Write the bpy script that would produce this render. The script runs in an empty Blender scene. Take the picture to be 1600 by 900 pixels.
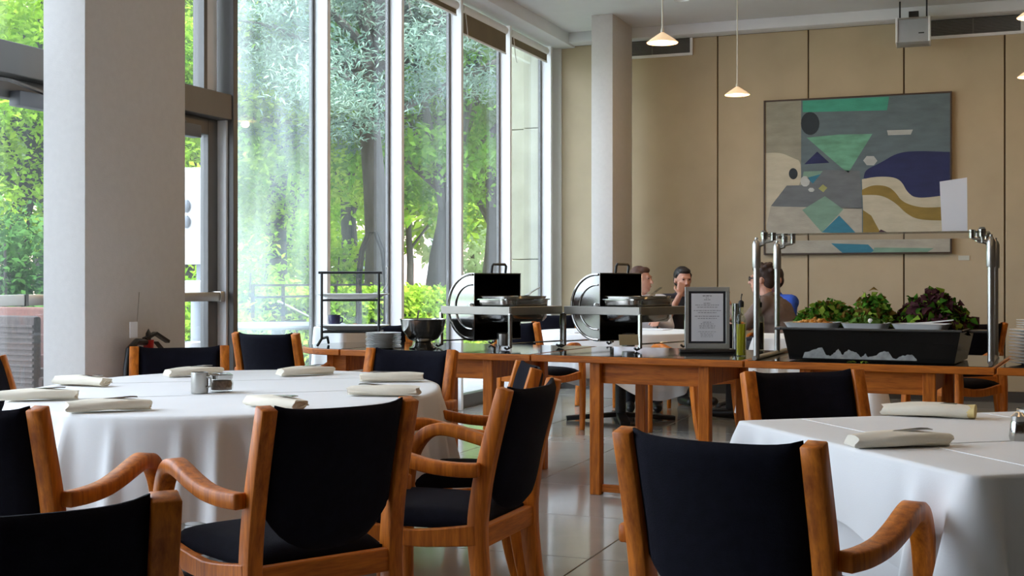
import bpy, bmesh, math, random
import numpy as np
from mathutils import Vector, Matrix

random.seed(7)
S = bpy.context.scene
COL = S.collection
PI = math.pi

# ------------------------------------------------------------------ camera
EYE = 1.15                       # eye height (m)
YAW = math.radians(21.18)
FOC = 1980.0                     # focal length in pixels of a 1600 px frame
CA, SA = math.cos(YAW), math.sin(YAW)
cam_d = bpy.data.cameras.new('camera')
cam = bpy.data.objects.new('camera', cam_d)
COL.objects.link(cam)
cam.location = (0, 0, EYE)
cam.rotation_euler = (PI / 2, 0, YAW)
cam_d.sensor_width = 36.0
cam_d.lens = FOC / 1600 * 36
cam_d.shift_y = -10 / 1600
cam_d.clip_end = 500
S.camera = cam

# ------------------------------------------------------------------ world, sun, exposure
SKY = 4.6
world = bpy.data.worlds.new('world')
S.world = world
world.use_nodes = True
wn = world.node_tree
wn.nodes['Background'].inputs[0].default_value = (0.76, 0.85, 1.0, 1)
wn.nodes['Background'].inputs[1].default_value = SKY
sun_d = bpy.data.lights.new('sun', 'SUN')
sun_d.energy = 7.0
sun_d.angle = math.radians(3)
sun_d.color = (1.0, 0.95, 0.85)
sun = bpy.data.objects.new('sun', sun_d)
COL.objects.link(sun)
sun.rotation_euler = Vector((-0.55, 0.42, -1.0)).to_track_quat('-Z', 'Y').to_euler()

S.view_settings.view_transform = 'Standard'
S.view_settings.look = 'None'
S.view_settings.gamma = 1
S.view_settings.use_curve_mapping = False
S.view_settings.exposure = 0.85
S.cycles.use_denoising = True
S.cycles.max_bounces = 10
S.cycles.diffuse_bounces = 6
S.cycles.glossy_bounces = 4
S.cycles.transparent_max_bounces = 12
S.cycles.transmission_bounces = 6
S.cycles.sample_clamp_indirect = 8
S.cycles.caustics_reflective = False
S.cycles.caustics_refractive = False

def portal(y0, y1, z0, z1, x):
    d = bpy.data.lights.new('window_portal', 'AREA')
    d.shape = 'RECTANGLE'
    d.size = y1 - y0
    d.size_y = z1 - z0
    d.cycles.is_portal = True
    o = bpy.data.objects.new('window_portal', d)
    COL.objects.link(o)
    o.location = (x, (y0 + y1) / 2, (z0 + z1) / 2)
    o.rotation_euler = Matrix(((0, 0, -1), (1, 0, 0), (0, -1, 0))).to_euler()
    return o

# ------------------------------------------------------------------ helpers
def cw(cx, z, h=0.0):
    """camera plane (metres to the right, metres ahead, height) -> world"""
    return Vector((cx * CA - z * SA, cx * SA + z * CA, h))
def cd(dx, dz):
    v = Vector((dx * CA - dz * SA, dx * SA + dz * CA, 0))
    return v.normalized()
def pxz(px, z, h=0.0):
    return cw((px - 800) / FOC * z, z, h)

class MB:
    def __init__(s):
        s.v = []; s.f = []; s.m = []
    def add(s, vs, fs, mi=0):
        b = len(s.v)
        s.v += [tuple(x) for x in vs]
        for f in fs:
            s.f.append(tuple(b + i for i in f)); s.m.append(mi)
        return s
    def box(s, x0, x1, y0, y1, z0, z1, mi=0):
        vs = [(x0, y0, z0), (x1, y0, z0), (x1, y1, z0), (x0, y1, z0), (x0, y0, z1), (x1, y0, z1), (x1, y1, z1), (x0, y1, z1)]
        return s.add(vs, [(0, 3, 2, 1), (4, 5, 6, 7), (0, 1, 5, 4), (1, 2, 6, 5), (2, 3, 7, 6), (3, 0, 4, 7)], mi)
    def cbox(s, c, sz, mi=0):
        return s.box(c[0]-sz[0]/2, c[0]+sz[0]/2, c[1]-sz[1]/2, c[1]+sz[1]/2, c[2]-sz[2]/2, c[2]+sz[2]/2, mi)
    def loft(s, rings, cap=True, closed=False, mi=0):
        n = len(rings[0]); vs = [p for r in rings for p in r]; fs = []
        R = len(rings)
        for i in range(R if closed else R - 1):
            a = i * n; b = ((i + 1) % R) * n
            for j in range(n):
                k = (j + 1) % n
                fs.append((a + j, a + k, b + k, b + j))
        if cap and not closed:
            fs.append(tuple(reversed(range(n))))
            fs.append(tuple((R - 1) * n + j for j in range(n)))
        return s.add(vs, fs, mi)
    def tube(s, path, r, n=10, cap=True, closed=False, mi=0):
        P = [Vector(p) for p in path]; R = len(P)
        rs = r if isinstance(r, (list, tuple)) else [r] * R
        rings = []; up = None
        for i in range(R):
            if closed: t = P[(i + 1) % R] - P[i - 1]
            else: t = P[min(i + 1, R - 1)] - P[max(i - 1, 0)]
            t.normalize()
            if up is None:
                up = Vector((0, 0, 1)) if abs(t.z) < .9 else Vector((1, 0, 0))
            u = (up - t * up.dot(t)).normalized(); w = t.cross(u); up = u
            rings.append([P[i] + (u * math.cos(2*PI*k/n) + w * math.sin(2*PI*k/n)) * rs[i] for k in range(n)])
        return s.loft(rings, cap, closed, mi)
    def sbar(s, path, side, wid, thk, sub=4):
        """bar along a smooth curve through the path points"""
        P = [Vector(p) for p in path]; R = len(P)
        W = wid if isinstance(wid, (list, tuple)) else [wid] * R
        T = thk if isinstance(thk, (list, tuple)) else [thk] * R
        q, w2, t2 = [], [], []
        for i in range(R - 1):
            a, b, c, d = P[max(i - 1, 0)], P[i], P[i + 1], P[min(i + 2, R - 1)]
            for k in range(sub):
                t = k / sub
                q.append(.5 * ((2 * b) + (c - a) * t + (2 * a - 5 * b + 4 * c - d) * t * t + (3 * b - a - 3 * c + d) * t ** 3))
                w2.append(W[i] + (W[i + 1] - W[i]) * t); t2.append(T[i] + (T[i + 1] - T[i]) * t)
        q.append(P[-1]); w2.append(W[-1]); t2.append(T[-1])
        return s.bar(q, side, w2, t2)
    def bar(s, path, side, wid, thk, mi=0):
        """rectangular section swept along path; side = constant width direction"""
        P = [Vector(p) for p in path]; R = len(P); sd = Vector(side).normalized(); rings = []
        for i in range(R):
            t = (P[min(i + 1, R - 1)] - P[max(i - 1, 0)]).normalized()
            n = t.cross(sd).normalized(); w = n.cross(t).normalized()
            a = wid[i] if isinstance(wid, (list, tuple)) else wid
            b = thk[i] if isinstance(thk, (list, tuple)) else thk
            rings.append([P[i] + w*a/2 + n*b/2, P[i] - w*a/2 + n*b/2, P[i] - w*a/2 - n*b/2, P[i] + w*a/2 - n*b/2])
        return s.loft(rings, mi=mi)
    def lathe(s, prof, n=24, c=(0, 0, 0), mi=0, cap=True):
        rings = [[(c[0] + r*math.cos(2*PI*k/n), c[1] + r*math.sin(2*PI*k/n), c[2] + z) for k in range(n)] for r, z in prof]
        return s.loft(rings, cap, mi=mi)
    def prism(s, poly, z0, z1, mi=0):
        n = len(poly)
        return s.loft([[(p[0], p[1], z0) for p in poly], [(p[0], p[1], z1) for p in poly]], mi=mi)
    def ell(s, c, r, n=16, m=10, rot=None):
        rings = []
        for i in range(1, m):
            a = PI * i / m
            ring = []
            for k in range(n):
                p = Vector((r[0]*math.sin(a)*math.cos(2*PI*k/n), r[1]*math.sin(a)*math.sin(2*PI*k/n), -r[2]*math.cos(a)))
                if rot: p = rot @ p
                ring.append(Vector(c) + p)
            rings.append(ring)
        return s.loft(rings)
    def cap(s, p0, p1, r0, r1, n=12):
        p0 = Vector(p0); p1 = Vector(p1); d = (p1 - p0); L = d.length; d = d / max(L, 1e-6)
        pts = []; rs = []
        for a in (80, 50, 25): pts.append(p0 - d*r0*math.sin(math.radians(a))); rs.append(r0*math.cos(math.radians(a)))
        pts += [p0, p1]; rs += [r0, r1]
        for a in (25, 50, 80): pts.append(p1 + d*r1*math.sin(math.radians(a))); rs.append(r1*math.cos(math.radians(a)))
        return s.tube(pts, rs, n)
    def xf(s, M):
        s.v = [tuple(M @ Vector(p)) for p in s.v]
        return s
    def mesh(s, name, smooth=False, bevel=0.0, angle=35, seg=2):
        me = bpy.data.meshes.new(name)
        me.from_pydata(s.v, [], s.f)
        me.polygons.foreach_set('material_index', s.m)
        bm = bmesh.new(); bm.from_mesh(me)
        bmesh.ops.recalc_face_normals(bm, faces=bm.faces)
        if bevel > 0:
            ed = [e for e in bm.edges if len(e.link_faces) == 2 and e.calc_face_angle(0) > math.radians(angle)]
            if ed: bmesh.ops.bevel(bm, geom=ed, offset=bevel, segments=seg, affect='EDGES', profile=.5, clamp_overlap=True)
        bm.to_mesh(me); bm.free()
        if smooth or bevel > 0:
            me.shade_smooth()
            me.set_sharp_from_angle(angle=math.radians(angle))
        me.update()
        return me
    def build(s, name, mat, parent=None, smooth=False, bevel=0.0, angle=35, seg=2, loc=None, rz=0.0):
        return mk(name, s.mesh(name, smooth, bevel, angle, seg), mat, parent, loc, rz)

def mk(name, me, mat, parent=None, loc=None, rz=0.0):
    mats = mat if isinstance(mat, (list, tuple)) else [mat]
    if not me.materials:
        for m in mats: me.materials.append(m)
    o = bpy.data.objects.new(name, me)
    COL.objects.link(o)
    if parent: o.parent = parent
    if loc is not None: o.location = loc
    o.rotation_euler.z = rz
    return o
def empty(name, loc=(0, 0, 0), rz=0.0):
    o = bpy.data.objects.new(name, None)
    o.empty_display_size = .1
    COL.objects.link(o)
    o.location = loc; o.rotation_euler.z = rz
    return o
def tag(o, label, cat=None, group=None, kind=None):
    if label: o['label'] = label
    if cat: o['category'] = cat
    if group: o['group'] = group
    if kind: o['kind'] = kind
    return o
def struct(o, label=None):
    o['kind'] = 'structure'
    if label: o['label'] = label
    return o
def kids(o): return list(o.children)
def copy_tree(o, parent=None, depth=0):
    c = o.copy(); COL.objects.link(c); c.parent = parent
    for ch in kids(o): copy_tree(ch, c)
    return c

# ------------------------------------------------------------------ materials
MATS = {}
def new_mat(name):
    m = bpy.data.materials.new(name); m.use_nodes = True
    MATS[name] = m
    return m, m.node_tree.nodes, m.node_tree.links, m.node_tree.nodes['Principled BSDF']
def plain(name, col, rough=.6, metal=0.0, var=0.06, scale=6.0, bump=0.0, bscale=60.0, spec=.5, stretch=(1, 1, 1)):
    m, N, L, B = new_mat(name)
    tc = N.new('ShaderNodeTexCoord'); mp = N.new('ShaderNodeMapping'); mp.inputs['Scale'].default_value = stretch
    L.new(tc.outputs['Object'], mp.inputs['Vector'])
    nz = N.new('ShaderNodeTexNoise'); nz.inputs['Scale'].default_value = scale; nz.inputs['Detail'].default_value = 5
    L.new(mp.outputs[0], nz.inputs['Vector'])
    rp = N.new('ShaderNodeValToRGB')
    a = [max(0, c * (1 - var)) for c in col]; b = [min(1, c * (1 + var)) for c in col]
    rp.color_ramp.elements[0].position = .3; rp.color_ramp.elements[1].position = .7
    rp.color_ramp.elements[0].color = (*a, 1); rp.color_ramp.elements[1].color = (*b, 1)
    L.new(nz.outputs['Fac'], rp.inputs['Fac']); L.new(rp.outputs[0], B.inputs['Base Color'])
    B.inputs['Roughness'].default_value = rough; B.inputs['Metallic'].default_value = metal
    B.inputs['Specular IOR Level'].default_value = spec
    if bump:
        n2 = N.new('ShaderNodeTexNoise'); n2.inputs['Scale'].default_value = bscale; n2.inputs['Detail'].default_value = 3
        L.new(mp.outputs[0], n2.inputs['Vector'])
        bp = N.new('ShaderNodeBump'); bp.inputs['Strength'].default_value = bump; bp.inputs['Distance'].default_value = .01
        L.new(n2.outputs['Fac'], bp.inputs['Height']); L.new(bp.outputs[0], B.inputs['Normal'])
    return m
def wood(name, c0, c1, rough=.35, stretch=(14, 14, 1.2)):
    m, N, L, B = new_mat(name)
    tc = N.new('ShaderNodeTexCoord'); mp = N.new('ShaderNodeMapping'); mp.inputs['Scale'].default_value = stretch
    L.new(tc.outputs['Object'], mp.inputs['Vector'])
    nz = N.new('ShaderNodeTexNoise'); nz.inputs['Scale'].default_value = 4; nz.inputs['Detail'].default_value = 8; nz.inputs['Distortion'].default_value = .6
    L.new(mp.outputs[0], nz.inputs['Vector'])
    n2 = N.new('ShaderNodeTexNoise'); n2.inputs['Scale'].default_value = 22; n2.inputs['Detail'].default_value = 4
    L.new(mp.outputs[0], n2.inputs['Vector'])
    mx = N.new('ShaderNodeMath'); mx.operation = 'MULTIPLY_ADD'; mx.inputs[1].default_value = .35
    L.new(n2.outputs['Fac'], mx.inputs[0]); L.new(nz.outputs['Fac'], mx.inputs[2])
    rp = N.new('ShaderNodeValToRGB')
    rp.color_ramp.elements[0].position = .42; rp.color_ramp.elements[1].position = .85
    rp.color_ramp.elements[0].color = (*c0, 1); rp.color_ramp.elements[1].color = (*c1, 1)
    L.new(mx.outputs[0], rp.inputs['Fac']); L.new(rp.outputs[0], B.inputs['Base Color'])
    B.inputs['Roughness'].default_value = rough; B.inputs['Specular IOR Level'].default_value = .3
    return m
def leafmat(name, c0, c1, trans=.35, scale=1.2):
    m, N, L, B = new_mat(name)
    N.remove(B)
    tc = N.new('ShaderNodeTexCoord'); nz = N.new('ShaderNodeTexNoise'); nz.inputs['Scale'].default_value = scale; nz.inputs['Detail'].default_value = 4
    L.new(tc.outputs['Object'], nz.inputs['Vector'])
    rp = N.new('ShaderNodeValToRGB'); rp.color_ramp.elements[0].position = .35; rp.color_ramp.elements[1].position = .65
    rp.color_ramp.elements[0].color = (*c0, 1); rp.color_ramp.elements[1].color = (*c1, 1)
    L.new(nz.outputs['Fac'], rp.inputs['Fac'])
    d = N.new('ShaderNodeBsdfDiffuse'); t = N.new('ShaderNodeBsdfTranslucent'); mx = N.new('ShaderNodeMixShader')
    mx.inputs[0].default_value = trans
    L.new(rp.outputs[0], d.inputs['Color']); L.new(rp.outputs[0], t.inputs['Color'])
    L.new(d.outputs[0], mx.inputs[1]); L.new(t.outputs[0], mx.inputs[2])
    L.new(mx.outputs[0], N['Material Output'].inputs['Surface'])
    return m
def thin_glass(name, tint=(.95, .99, .97), haze=.03, hazevar=.0, refl=1.0, rough=0.0):
    """a thin pane: clear transmission, Fresnel reflection, a pale veil imitating washed-out reflections"""
    m, N, L, B = new_mat(name)
    N.remove(B)
    tr = N.new('ShaderNodeBsdfTransparent'); tr.inputs[0].default_value = (*tint, 1)
    gl = N.new('ShaderNodeBsdfGlossy'); gl.inputs['Roughness'].default_value = rough
    fr = N.new('ShaderNodeFresnel'); ge = N.new('ShaderNodeNewGeometry')
    io = N.new('ShaderNodeMapRange'); io.inputs['To Min'].default_value = 1.5; io.inputs['To Max'].default_value = 1 / 1.5
    L.new(ge.outputs['Backfacing'], io.inputs['Value']); L.new(io.outputs[0], fr.inputs['IOR'])   # a thin pane reflects alike from both faces
    ml = N.new('ShaderNodeMath'); ml.operation = 'MULTIPLY'; ml.inputs[1].default_value = refl
    L.new(fr.outputs[0], ml.inputs[0])
    m1 = N.new('ShaderNodeMixShader'); L.new(ml.outputs[0], m1.inputs[0]); L.new(tr.outputs[0], m1.inputs[1]); L.new(gl.outputs[0], m1.inputs[2])
    ts = N.new('ShaderNodeBsdfTranslucent'); ts.inputs[0].default_value = (.85, .95, .92, 1)  # pale veil mixed in to imitate the bright wash of reflections
    tc = N.new('ShaderNodeTexCoord'); mp = N.new('ShaderNodeMapping'); mp.inputs['Scale'].default_value = (1, 1.4, .5)
    L.new(tc.outputs['Object'], mp.inputs['Vector'])
    nz = N.new('ShaderNodeTexNoise'); nz.inputs['Scale'].default_value = 1.4; nz.inputs['Detail'].default_value = 6
    L.new(mp.outputs[0], nz.inputs['Vector'])
    mr = N.new('ShaderNodeMapRange'); mr.inputs['From Min'].default_value = .35; mr.inputs['From Max'].default_value = .65
    mr.inputs['To Min'].default_value = max(0, haze - hazevar); mr.inputs['To Max'].default_value = haze + hazevar
    L.new(nz.outputs['Fac'], mr.inputs['Value'])
    m2 = N.new('ShaderNodeMixShader'); L.new(mr.outputs[0], m2.inputs[0]); L.new(m1.outputs[0], m2.inputs[1]); L.new(ts.outputs[0], m2.inputs[2])
    L.new(m2.outputs[0], N['Material Output'].inputs['Surface'])
    return m
def emit(name, col, st):
    m, N, L, B = new_mat(name)
    B.inputs['Base Color'].default_value = (*col, 1)
    B.inputs['Emission Color'].default_value = (*col, 1); B.inputs['Emission Strength'].default_value = st
    return m

oak = wood('oak', (.25, .056, .003), (.60, .172, .012), .45)
oak_x = wood('oak_along', (.25, .056, .003), (.58, .165, .012), .45, stretch=(1.2, 14, 14))
navy = plain('navy_fabric', (.0038, .0038, .0085), .95, var=.25, scale=40, bump=.25, bscale=500, spec=.15)
linen = plain('white_linen', (.80, .80, .79), .85, var=.02, scale=3, bump=.05, bscale=300, spec=.2)
napk = plain('cream_napkin', (.82, .76, .63), .9, var=.05, scale=12, bump=.1, bscale=200, spec=.2)
napk_y = plain('yellow_lining', (.70, .55, .24), .9, var=.1, scale=12)
steel = plain('polished_steel', (.44, .43, .405), .16, 1.0, var=.04, scale=3)
steel_b = plain('brushed_steel', (.46, .45, .42), .32, 1.0, var=.06, scale=8)
alu = plain('brushed_aluminium', (.115, .112, .106), .45, 0.25, var=.06, scale=5, stretch=(1, 1, .1))
white_fr = plain('white_frame_paint', (.80, .80, .80), .45, var=.03)
colpaint = plain('column_paint', (.60, .58, .555), .8, var=.025, scale=30, bump=.12, bscale=160)
tan = plain('tan_wall_fabric', (.47, .385, .26), .95, var=.06, scale=2.2, bump=.15, bscale=260, spec=.15)
tan_d = plain('wall_backing', (.10, .08, .055), .9)
plaster = plain('plaster', (.66, .64, .60), .85, var=.02)
ceilm = plain('ceiling_paint', (.70, .70, .71), .9, var=.015)
tile = plain('floor_tile', (.36, .345, .31), .11, var=.06, scale=3.5, bump=.015, bscale=9, spec=.6)
grout = plain('floor_joint', (.13, .12, .10), .8)
blackt = plain('black_glossy_top', (.012, .013, .013), .07, var=.1, spec=.6)
blackm = plain('black_metal', (.012, .012, .013), .4, 0.0, var=.1)
china = plain('white_china', (.78, .78, .76), .18, var=.02)
darkgr = plain('grille_dark', (.02, .02, .022), .7)
grilm = plain('grille_slat', (.20, .195, .18), .6)
greybox = plain('grey_enamel', (.36, .38, .40), .5)
black_pl = plain('black_plastic', (.01, .01, .011), .35)
redp = plain('extinguisher_red', (.42, .015, .012), .3)
bark = plain('bark', (.038, .036, .032), .95, var=.4, scale=14, bump=.6, bscale=25, stretch=(1, 1, .25))
paving = plain('terrace_paving', (.42, .41, .40), .9, var=.1, scale=2)
lawn = plain('lawn', (.10, .22, .035), .95, var=.3, scale=1.5)
wicker = plain('wicker', (.065, .045, .038), .8, var=.25, scale=60)
wickr = plain('wicker_red', (.08, .03, .022), .8, var=.25, scale=60)
whitep = plain('white_sculpture', (.78, .80, .82), .5, var=.03)
greyp = plain('grey_patio', (.30, .33, .36), .5, var=.05)
stone = plain('pale_stone', (.40, .40, .30), .9, var=.12, scale=3)
brick = plain('pink_brick', (.62, .42, .36), .9, var=.12, scale=9)
iron = plain('iron_railing', (.012, .014, .014), .9, spec=.1)
glass_a = thin_glass('pane_glass', (.96, .975, .98), .012, .010)
glass_h = thin_glass('pane_glass_hazy', (.94, .97, .97), .07, .06)
glass_g = thin_glass('clear_glass', (.97, .98, .97), .004, 0)
blindm = plain('blind_fabric', (.17, .13, .075), .9, var=.06)
paper = plain('white_paper', (.78, .79, .82), .8, var=.01)
bulb = emit('lamp_glow', (1.0, .78, .45), 6)
shade_m = emit('lit_glass_shade', (1.0, .70, .42), .32)

skin_m = plain('skin', (.52, .27, .19), .6, var=.08, scale=20)
hair_r = plain('auburn_hair', (.065, .026, .013), .7, var=.35, scale=60)
hair_b = plain('black_hair', (.012, .009, .008), .6, var=.3, scale=60)
hair_d = plain('dark_brown_hair', (.03, .014, .010), .7, var=.3, scale=60)
cl_white = plain('white_shirt', (.75, .76, .82), .9)
cl_char = plain('charcoal_shirt', (.028, .028, .036), .9)
cl_brown = plain('taupe_sweater', (.16, .115, .095), .95, var=.1, scale=30)
cl_blue = plain('blue_shirt', (.02, .075, .42), .9)
cl_trous = plain('dark_trousers', (.02, .022, .03), .9)

# ================================================================== STRUCTURE
XW = -4.50          # inner face of the window fins
XG = -4.62          # glass plane
YB = 12.95          # back wall
CEIL = 3.787
SOF = 3.66
XR, YF = 7.0, -4.5

# floor: base slab with 0.9 m tiles laid on it
fl = struct(MB().box(XG - .05, XR, YF, YB + .1, -.12, -.006).build('floor', grout), 'pale glossy tiled floor')
tm = MB().box(-.447, .447, -.447, .447, -.006, 0).mesh('tile', bevel=.002, seg=1)
tm.materials.append(tile)
for i in range(-4, 6):
    for j in range(-7, 9):
        x = -1.60 + .45 + .9 * i; y = 5.02 + .45 + .9 * j
        if x < XG - .4 or x > 3.6 or y < -.6 or y > YB + .2: continue
        o = mk('tile', tm, tile, fl, (x, y, 0))
bx_ = MB()
bx_.box(3.9 - .45 + .003, XR, YF, YB, -.006, 0); bx_.box(XG, 3.9 - .45, YF, -.83, -.006, 0)
bx_.build('tile_field', tile, fl)

# ceiling and soffits
struct(MB().box(XG - .3, XR, YF, YB + .3, CEIL, CEIL + .2).build('ceiling', ceilm), 'white plaster ceiling')
t1 = MB().box(XG, XG + .33, YF, YB, SOF, CEIL)
struct(t1.build('trim_1', ceilm, bevel=.006), 'white dropped soffit along the window wall')
struct(MB().box(XG + .33, XR, YB - .22, YB, SOF + .02, CEIL).build('trim_2', ceilm, bevel=.006), 'white dropped soffit along the tan back wall')

# back wall with separate fabric panels
wb = struct(MB().box(XG, XR, YB + .035, YB + .2, 0, CEIL).build('wall_back', tan_d), 'tan fabric panelled back wall')
pm = MB().box(-.4535, .4535, 0, .034, .1, SOF + .02).mesh('panel', bevel=.004, seg=1)
pm.materials.append(tan)
k = 0
x = .016 + .92 / 2 - .92 * 5
while x < XR:
    if x > XG + .4: mk('panel', pm, tan, wb, (x, YB, 0))
    x += .92
struct(MB().box(XG, XR, YB - .012, YB + .034, 0, .098).build('baseboard_back', plain('baseboard', (.05, .045, .04), .6)), 'dark baseboard along the back wall')
struct(MB().box(XG, XG + .18, YB - .03, YB + .034, .1, SOF).build('trim_3', plaster, bevel=.004), 'pale corner strip beside the last window')
dark_wall = plain('dark_unseen_wall', (.16, .10, .06), .6)  # dark tone picked to cut bounce light off the unseen walls
struct(MB().box(XR, XR + .2, YF, YB, 0, CEIL).build('wall_right', dark_wall), 'plain wall outside the frame')
struct(MB().box(XG, XR, YF - .2, YF, 0, CEIL).build('wall_front', dark_wall), 'plain wall behind the viewpoint')

# window wall: fins every 1.2 m, one bay one window
FINS = [6.765 + 1.2 * k for k in range(0, 6)]          # 6.765 .. 12.765
def fin(root, y, z0=0.0, z1=SOF):
    MB().box(XG, XW, y, y + .045, z0, z1).build('mullion', white_fr, root, bevel=.003, seg=1)
    MB().box(XG - .02, XG + .014, y - .022, y, z0, z1).build('frame_stile', alu, root, bevel=.003, seg=1)
    MB().box(XG - .02, XG + .014, y + .045, y + .067, z0, z1).build('frame_stile', alu, root, bevel=.003, seg=1)
wi = 1
ylist = [4.365 - 1.2 * k for k in range(4, 0, -1)]
struct(MB().box(XG - .1, XG + .08, YF, -.435, 0, CEIL).build('wall_left', plaster), 'plain wall before the first window, outside the frame')
def window(n, y0, y1, glass, z0=.12, z1=SOF, label=None):
    r = struct(empty('window_%d' % n, (0, 0, 0)), label)
    MB().box(XG - .006, XG + .006, y0 + .045, y1 - .03, z0, z1).build('pane', glass, r)
    MB().box(XG - .04, XG + .05, y0 + .045, y1, 0, z0).build('sill', alu, r, bevel=.004, seg=1)
    fin(r, y1)
    return r
for a, b in zip(FINS[:-1], FINS[1:]):
    gl = glass_h if wi == 1 else glass_a
    window(wi, a, b, gl, label='tall floor to ceiling window bay %s' % ['beside the glass door', 'behind the tiered stand', 'behind the steel bowl', 'with the half drawn blind', 'nearest the back wall'][wi - 1])
    wi += 1
for a in ylist:
    window(wi, a, a + 1.2, glass_a, label='window bay toward the viewpoint')
    wi += 1
portal(-.435, YB, .1, SOF, XG - .06)

# pair of glazed doors with transom
HEAD = 2.32
def door(n, y0, y1, hinge_right, label):
    r = struct(empty('door_%d' % n, (0, 0, 0)), label)
    st = .10
    MB().box(XG - .03, XG + .03, y0, y0 + st, .02, HEAD - .16).build('stile', alu, r, bevel=.003, seg=1)
    MB().box(XG - .03, XG + .03, y1 - st, y1, .02, HEAD - .16).build('stile', alu, r, bevel=.003, seg=1)
    MB().box(XG - .03, XG + .03, y0 + st, y1 - st, .02, .27).build('bottom_rail', alu, r, bevel=.003, seg=1)
    MB().box(XG - .03, XG + .03, y0 + st, y1 - st, HEAD - .26, HEAD - .16).build('top_rail', alu, r, bevel=.003, seg=1)
    MB().box(XG - .005, XG + .005, y0 + st, y1 - st, .27, HEAD - .26).build('pane', glass_a, r)
    pb = MB().box(XG + .055, XG + .10, y0 + .08, y1 - .05, 1.03, 1.085).build('push_bar', steel_b, r, bevel=.006)
    MB().box(XG + .03, XG + .105, y1 - .075, y1 - .03, 1.025, 1.09).build('bar_bracket', steel_b, pb, bevel=.004)
    MB().box(XG + .03, XG + .105, y0 + .06, y0 + .10, 1.025, 1.09).build('bar_bracket', steel_b, pb, bevel=.004)
    m = (y0 + y1) / 2
    MB().box(XG + .05, XG + .105, m - .01, m + .01, 1.027, 1.088).build('bar_joint', alu, pb)
    cl = MB().box(XG + .03, XG + .10, y1 - .62, y1 - .27, HEAD - .30, HEAD - .225).build('closer', plain('closer_grey', (.10, .105, .115), .5), r, bevel=.005)
    MB().bar([(XG + .075, y1 - .40, HEAD - .215), (XG + .16, y1 - .75, HEAD - .20), (XG + .06, y1 - 1.02, HEAD - .19)], (0, 0, 1), .012, .025).build('closer_arm', alu, cl)
    return r
door(1, 5.60, 6.74, True, 'aluminium framed glass door beside the tall hazy window')
door(2, 4.42, 5.57, True, 'aluminium framed glass door on the far side of the thick column')
hd = struct(empty('window_%d' % wi), 'transom window above the pair of glass doors'); wi += 1
MB().box(XG - .05, XW, 4.365, 6.765, HEAD - .16, HEAD).build('head_rail', alu, hd, bevel=.004, seg=1)
MB().box(XG - .006, XG + .006, 4.41, 5.56, HEAD, SOF).build('pane', glass_a, hd)
MB().box(XG - .006, XG + .006, 5.61, 6.62, HEAD, SOF).build('pane', glass_a, hd)
MB().box(XG - .04, XG + .05, 5.565, 5.605, HEAD, SOF).build('frame_stile', alu, hd)
MB().box(XG - .04, XG + .04, 6.58, 6.615, HEAD, SOF).build('frame_stile', alu, hd)
MB().box(XG - .02, XG + .03, 6.62, 6.73, HEAD, SOF).build('jamb_cover', white_fr, hd)
fin(hd, 4.365)
dj = struct(empty('trim_4'), 'dark aluminium door jamb next to the first window')
MB().box(XG, XW + .01, 6.765, 6.815, 0, SOF).build('jamb', alu, dj, bevel=.003, seg=1)
MB().box(XG - .02, XW - .03, 6.742, 6.765, 0, HEAD - .16).build('jamb_stop', white_fr, dj, bevel=.003, seg=1)

# roller blinds
def blind(y0, y1, drop, label):
    r = empty('roller_blind', ((XG + XW) / 2 + .02, (y0 + y1) / 2, SOF))
    tag(r, label, 'blind', 'roller blinds at the window heads')
    h = (y1 - y0) / 2
    MB().tube([(0, -h, -.06), (0, h, -.06)], .045, 14).build('roller', white_fr, r, smooth=True)
    MB().box(.02, .024, -h + .02, h - .02, -drop, -.06).build('blind_fabric', blindm, r)
    MB().box(.014, .030, -h + .02, h - .02, -drop - .018, -drop).build('hem_bar', white_fr, r, bevel=.003, seg=1)
    MB().tube([(.03, -h + .05, -.08), (.05, -h + .06, -.30), (.05, -h + .10, -.34)], .004, 6).build('pull_cord', linen, r)
blind(9.23, 10.31, .14, 'brown roller blind rolled almost fully up, farthest from the back wall')
blind(10.43, 11.51, .28, 'brown roller blind drawn down a hand width over green trees')
blind(11.63, 12.70, .17, 'brown roller blind in the last window bay by the tan wall')

# columns
def column(x0, x1, y0, y1, label):
    o = MB().box(x0, x1, y0, y1, 0, CEIL).build('column', colpaint, bevel=.006)
    tag(o, label, 'column', 'wide flat columns along the windows', 'structure')
column(-4.157, -3.916, 4.70, 5.464, 'wide white column in the foreground with the fire extinguisher on it')
column(-3.80, -3.58, 11.98, 12.68, 'slender looking white column close to the tan back wall')

# ================================================================== WALL THINGS
def vent(x0, x1, label):
    r = empty('air_vent', (x0, YB, 3.50)); tag(r, label, 'vent', 'long grilles under the soffit')
    w = x1 - x0
    f = MB(); f.box(0, w, -.03, 0, 0, .028); f.box(0, w, -.03, 0, .18, .205); f.box(0, .028, -.03, 0, .028, .18); f.box(w - .028, w, -.03, 0, .028, .18)
    f.build('frame', white_fr, r, bevel=.002, seg=1)
    MB().box(.028, w - .028, -.008, -.002, .028, .18).build('backing', darkgr, r)
    MB().box(w / 2 - .006, w / 2 + .006, -.028, -.008, .028, .18).build('divider', grilm, r)
    sl = MB().box(.028, w - .028, -.024, -.010, -.0032, .0032).mesh('slat'); sl.materials.append(grilm)
    for i in range(10): mk('slat', sl, grilm, r, (0, 0, .04 + i * .0142))
vent(-3.86, -3.0, 'long dark air grille behind the slender column')
vent(-.72, .185, 'long dark air grille above the abstract painting')

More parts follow.
